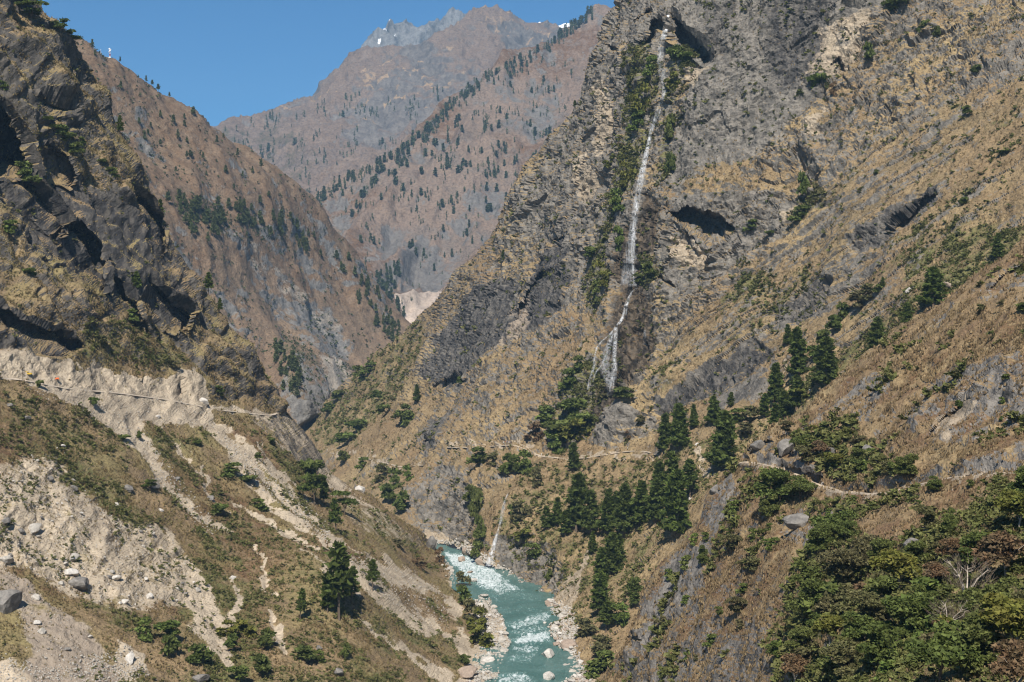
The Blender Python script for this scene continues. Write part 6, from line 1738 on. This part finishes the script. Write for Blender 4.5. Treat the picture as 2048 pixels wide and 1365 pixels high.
def mast(u, v, hpx, label, dishes):
    X, N, _ = ground('ridge_middle', u, v)
    h = hpx * X[1] / F
    t = bpy.data.objects.new('radio_mast', None)
    COL.objects.link(t)
    t.location = [float(q) for q in X]
    tag(t, label, 'radio mast', 'masts on the ridge')
    n = 5
    for i in range(n):
        m = MB()
        z0, z1 = h * i / n - (0.6 if i == 0 else 0), h * (i + 1) / n
        r0, r1 = h * .055 * (1 - i / n * .6), h * .055 * (1 - (i + 1) / n * .6)
        c0 = [(a * r0, b_ * r0, z0) for a, b_ in ((1, 1), (-1, 1), (-1, -1), (1, -1))]
        c1 = [(a * r1, b_ * r1, z1) for a, b_ in ((1, 1), (-1, 1), (-1, -1), (1, -1))]
        for j in range(4):
            m.tube([c0[j], c1[j]], h * .012, 5)
            m.tube([c0[j], c1[(j + 1) % 4]], h * .007, 4)
            m.tube([c1[j], c1[(j + 1) % 4]], h * .007, 4)
        add('mast_section', m.mesh('mast_section', m_white if i % 2 == 0 else m_red), t)
    for a, z in dishes:
        m = MB()
        d = Vector((math.cos(a), math.sin(a), 0))
        c = Vector((0, 0, h * z)) + d * h * .07
        m.tube([c - d * h * .03, c, c + d * h * .05], [h * .05, h * .085, h * .085], 14)
        add('dish_antenna', m.mesh('dish_antenna', m_white), t)
    m = MB()
    m.box((0, 0, 0.2), (h * .26, h * .26, 0.9))
    add('base_plinth', m.mesh('base_plinth', m_white), t)


mast(223, 110, 19, 'red and white lattice mast with dish antennas on the ridge skyline', [(-1.9, .93), (-1.3, .74), (-2.6, .62), (-.6, .85)])
mast(202, 101, 8, 'tiny pale mast left of the red and white one', [(-1.6, .85)])

# ------------------------------------------------------------------ machines on the road
m_yel, m_ora, m_dark, m_glass = plain('digger_yellow', (0.62, 0.40, 0.03), 0.5, 0.15), plain('orange_paint', (0.70, 0.16, 0.05), 0.5, 0.12), plain('rubber_and_steel', (0.04, 0.04, 0.04), 0.8, 0.2), plain('dark_glass', (0.03, 0.035, 0.04), 0.1, 0.1, spec=0.5)
X, N, _ = ground('hillside_left', 60, 752)
t = bpy.data.objects.new('digger', None)
COL.objects.link(t)
t.location = (float(X[0]), float(X[1]) - 1.0, float(X[2]) + 0.2)
t.rotation_euler = (0, 0, math.radians(8))
t.scale = (0.62, 0.62, 0.62)
tag(t, 'yellow digger parked on the road under the cut bank', 'digger')
for s in (-1, 1):
    m = MB()
    pts = [(-1.7, .25), (-1.5, .05), (1.5, .05), (1.7, .25), (1.6, .65), (1.3, .8), (-1.3, .8), (-1.6, .65)]
    k = len(pts)
    for y in (s * 1.0 - .25, s * 1.0 + .25):
        m.v += [(a, y, c) for a, c in pts]
    m.f += [tuple(range(k)), tuple(range(2 * k - 1, k - 1, -1))] + [(i, k + i, k + (i + 1) % k, (i + 1) % k) for i in range(k)]
    add('track', m.mesh('track', m_dark), t)
m = MB()
m.box((.3, 0, 1.3), (2.9, 2.1, .9))
m.box((1.45, 0, 1.5), (.7, 1.9, .7))
add('body', m.mesh('body', m_yel), t)
m = MB()
m.box((-.75, -.5, 2.25), (1.1, .95, 1.2))
cb = add('cab', m.mesh('cab', m_yel), t)
m = MB()
m.box((-.75, -.5, 2.35), (1.14, .99, .6))
add('window', m.mesh('window', m_glass), cb)
m = MB()
m.tube([(-.9, .35, 1.5), (-2.2, .35, 3.0), (-3.4, .35, 2.9)], [.28, .25, .2], 4)
add('boom', m.mesh('boom', m_yel), t)
m = MB()
m.tube([(-3.4, .35, 3.0), (-4.0, .35, 1.0)], [.2, .14], 4)
add('arm', m.mesh('arm', m_yel), t)
m = MB()
m.quad([(-4.3, 0, 1.0), (-4.3, .8, 1.0), (-4.5, .8, .35), (-4.5, 0, .35)])
m.quad([(-4.5, 0, .35), (-4.5, .8, .35), (-3.8, .8, .1), (-3.8, 0, .1)])
m.quad([(-4.3, 0, 1.0), (-4.5, 0, .35), (-3.8, 0, .1), (-3.8, 0, .9)])
m.quad([(-4.3, .8, 1.0), (-3.8, .8, .9), (-3.8, .8, .1), (-4.5, .8, .35)])
add('bucket', m.mesh('bucket', m_dark), t)
X, N, _ = ground('hillside_left', 116, 762)
t = bpy.data.objects.new('compressor', None)
COL.objects.link(t)
t.location = (float(X[0]), float(X[1]) - 1.0, float(X[2]) + 0.3)
tag(t, 'small orange machine standing on the road right of the digger', 'machine')
m = MB()
m.box((0, 0, .75), (1.7, .9, .6))
m.box((.15, 0, 1.12), (1.2, .8, .16))
add('body', m.mesh('body', m_ora), t)
for s in (-1, 1):
    m = MB()
    m.tube([(.1, s * .46, .3), (.1, s * .62, .3)], .3, 12)
    add('wheel', m.mesh('wheel', m_dark), t)
m = MB()
m.tube([(-.85, 0, .6), (-1.6, 0, .35)], .05, 6)
add('tow_bar', m.mesh('tow_bar', m_dark), t)

# ------------------------------------------------------------------ people on the trail
m_skin = plain('skin', (0.36, 0.22, 0.15), 0.6, 0.05)
m_hair = plain('hair', (0.02, 0.016, 0.013), 0.7, 0.1)
m_cloth = {k: plain(k + '_cloth', c, 0.9, 0.12, 4) for k, c in (('navy', (.03, .04, .09)), ('black', (.02, .02, .022)), ('white', (.75, .75, .73)), ('grey', (.22, .22, .23)), ('khaki', (.24, .19, .12)), ('blue', (.08, .14, .32)), ('red', (.35, .05, .04)))}


def person_body(pose, coat, trs):
    """one skinned surface: pelvis root, spine, neck and head, arms and legs"""
    st = {'stand': (0.02, -0.02, .04, -.04), 'walk': (0.24, -0.22, -.18, .2), 'lean': (.08, -.04, .12, .1)}[pose]
    J = [('pelvis', (0, 0, .95), .15), ('chest', (0, .01, 1.3), .17), ('neck', (0, .02, 1.5), .065), ('head', (0, .04, 1.62), .10), ('crown', (0, .035, 1.72), .085)]
    E = [(0, 1), (1, 2), (2, 3), (3, 4)]
    for s, lf, af in ((-1, st[0], st[2]), (1, st[1], st[3])):
        n = len(J)
        J += [('hip', (s * .10, 0, .88), .11), ('knee', (s * .11, lf * .6 + .02, .50), .075), ('ankle', (s * .11, lf, .09), .05), ('toe', (s * .12, lf + .16, .04), .042)]
        E += [(0, n), (n, n + 1), (n + 1, n + 2), (n + 2, n + 3)]
        n = len(J)
        J += [('shoulder', (s * .20, .01, 1.42), .075), ('elbow', (s * .27, af * .5 - .02, 1.14), .052), ('wrist', (s * .26, af + .05, .90), .036), ('hand', (s * .26, af + .08, .80), .04)]
        E += [(1, n), (n, n + 1), (n + 1, n + 2), (n + 2, n + 3)]
    me = bpy.data.meshes.new('body')
    me.from_pydata([j[1] for j in J], E, [])
    o = bpy.data.objects.new('body', me)
    COL.objects.link(o)
    o.modifiers.new('skin', 'SKIN')
    for i, j in enumerate(J):
        me.skin_vertices[0].data[i].radius = (j[2], j[2])
        me.skin_vertices[0].data[i].use_root = i == 0
    o.modifiers.new('sub', 'SUBSURF').levels = 1
    dg = bpy.context.evaluated_depsgraph_get()
    out = bpy.data.meshes.new_from_object(o.evaluated_get(dg))
    bpy.data.objects.remove(o)
    out.name = 'body'
    out.materials.clear()
    for m in (m_skin, m_cloth[coat], m_cloth[trs], m_cloth['black']):
        out.materials.append(m)
    for p in out.polygons:
        c = p.center
        p.material_index = 3 if c.z < .1 else 2 if c.z < .96 and abs(c.x) < .22 else 1 if c.z < 1.49 and not (abs(c.x) > .2 and c.z < .88) else 0
        p.use_smooth = True
    return out


bm = bmesh.new()
bmesh.ops.create_uvsphere(bm, u_segments=10, v_segments=7, radius=1)
for v in bm.verts:
    v.co = Vector((v.co.x * .105, v.co.y * .115 + .015, 1.665 + v.co.z * .10))
bmesh.ops.delete(bm, geom=[v for v in bm.verts if v.co.z < 1.64 and v.co.y > .02], context='VERTS')
hair = bpy.data.meshes.new('hair')
bm.to_mesh(hair)
bm.free()
hair.materials.append(m_hair)
pack = {}
for k in ('red', 'blue', 'black'):
    m = MB()
    m.box((0, -.24, 1.22), (.32, .2, .5))
    m.box((0, -.25, 1.5), (.28, .16, .1))
    pack[k] = m.mesh('backpack', m_cloth[k])
BODY = {}
for u, v, pose, coat, trs, pk, rz, lab in ((1004, 888, 'stand', 'navy', 'black', 'black', .4, 'walker in navy at the left end of the group on the trail'), (1007, 889, 'lean', 'white', 'navy', None, 2.5, 'walker in a white top second from the left in the trail group'), (1010, 888, 'stand', 'black', 'grey', 'red', 1.2, 'walker in black with a red pack in the trail group'), (1013, 889, 'stand', 'grey', 'black', None, 4.0, 'walker in grey in the middle of the trail group'), (1015, 888, 'walk', 'navy', 'khaki', 'blue', 5.0, 'walker in navy and khaki in the trail group'), (1018, 889, 'stand', 'white', 'black', None, .2, 'walker in white and black right of the middle of the trail group'), (1020, 888, 'lean', 'blue', 'navy', 'black', 3.0, 'walker in blue near the right end of the trail group'), (1023, 889, 'stand', 'black', 'navy', None, 1.9, 'walker in dark clothes at the right end of the trail group'),
                                           (1083, 912, 'walk', 'white', 'white', None, 1.4, 'left one of two walkers in white beside the trail bend'), (1088, 912, 'walk', 'white', 'khaki', None, 1.5, 'right one of two walkers in white beside the trail bend'), (1255, 901, 'walk', 'white', 'black', 'black', 1.4, 'single walker on the trail near the pines')):
    key = (pose, coat, trs)
    if key not in BODY:
        BODY[key] = person_body(*key)
    X, N, _ = ground('cliff_right', u, v)
    p = add('person', BODY[key], None, (float(X[0]), float(X[1]) - .6, float(X[2]) + .3), lab, 'person', 'walkers on the trail')
    p.rotation_euler = (0, 0, rz)
    add('hair', hair, p)
    if pk:
        add('backpack', pack[pk], p)

# ------------------------------------------------------------------ air
HAZE = 4.8e-5
mb = MB()
mb.box((0, 5600, 1010), (13000, 12600, 2036))
m_haze = bpy.data.materials.new('thin_haze')
m_haze.use_nodes = True
nt = m_haze.node_tree
nt.nodes.remove(nt.nodes['Principled BSDF'])
pv_ = nt.nodes.new('ShaderNodeVolumePrincipled')
pv_.inputs['Color'].default_value = (0.42, 0.70, 1.0, 1)
pv_.inputs['Density'].default_value = HAZE
nt.links.new(pv_.outputs[0], nt.nodes['Material Output'].inputs['Volume'])
tag(add('haze', mb.mesh('haze', m_haze)), kind='stuff')
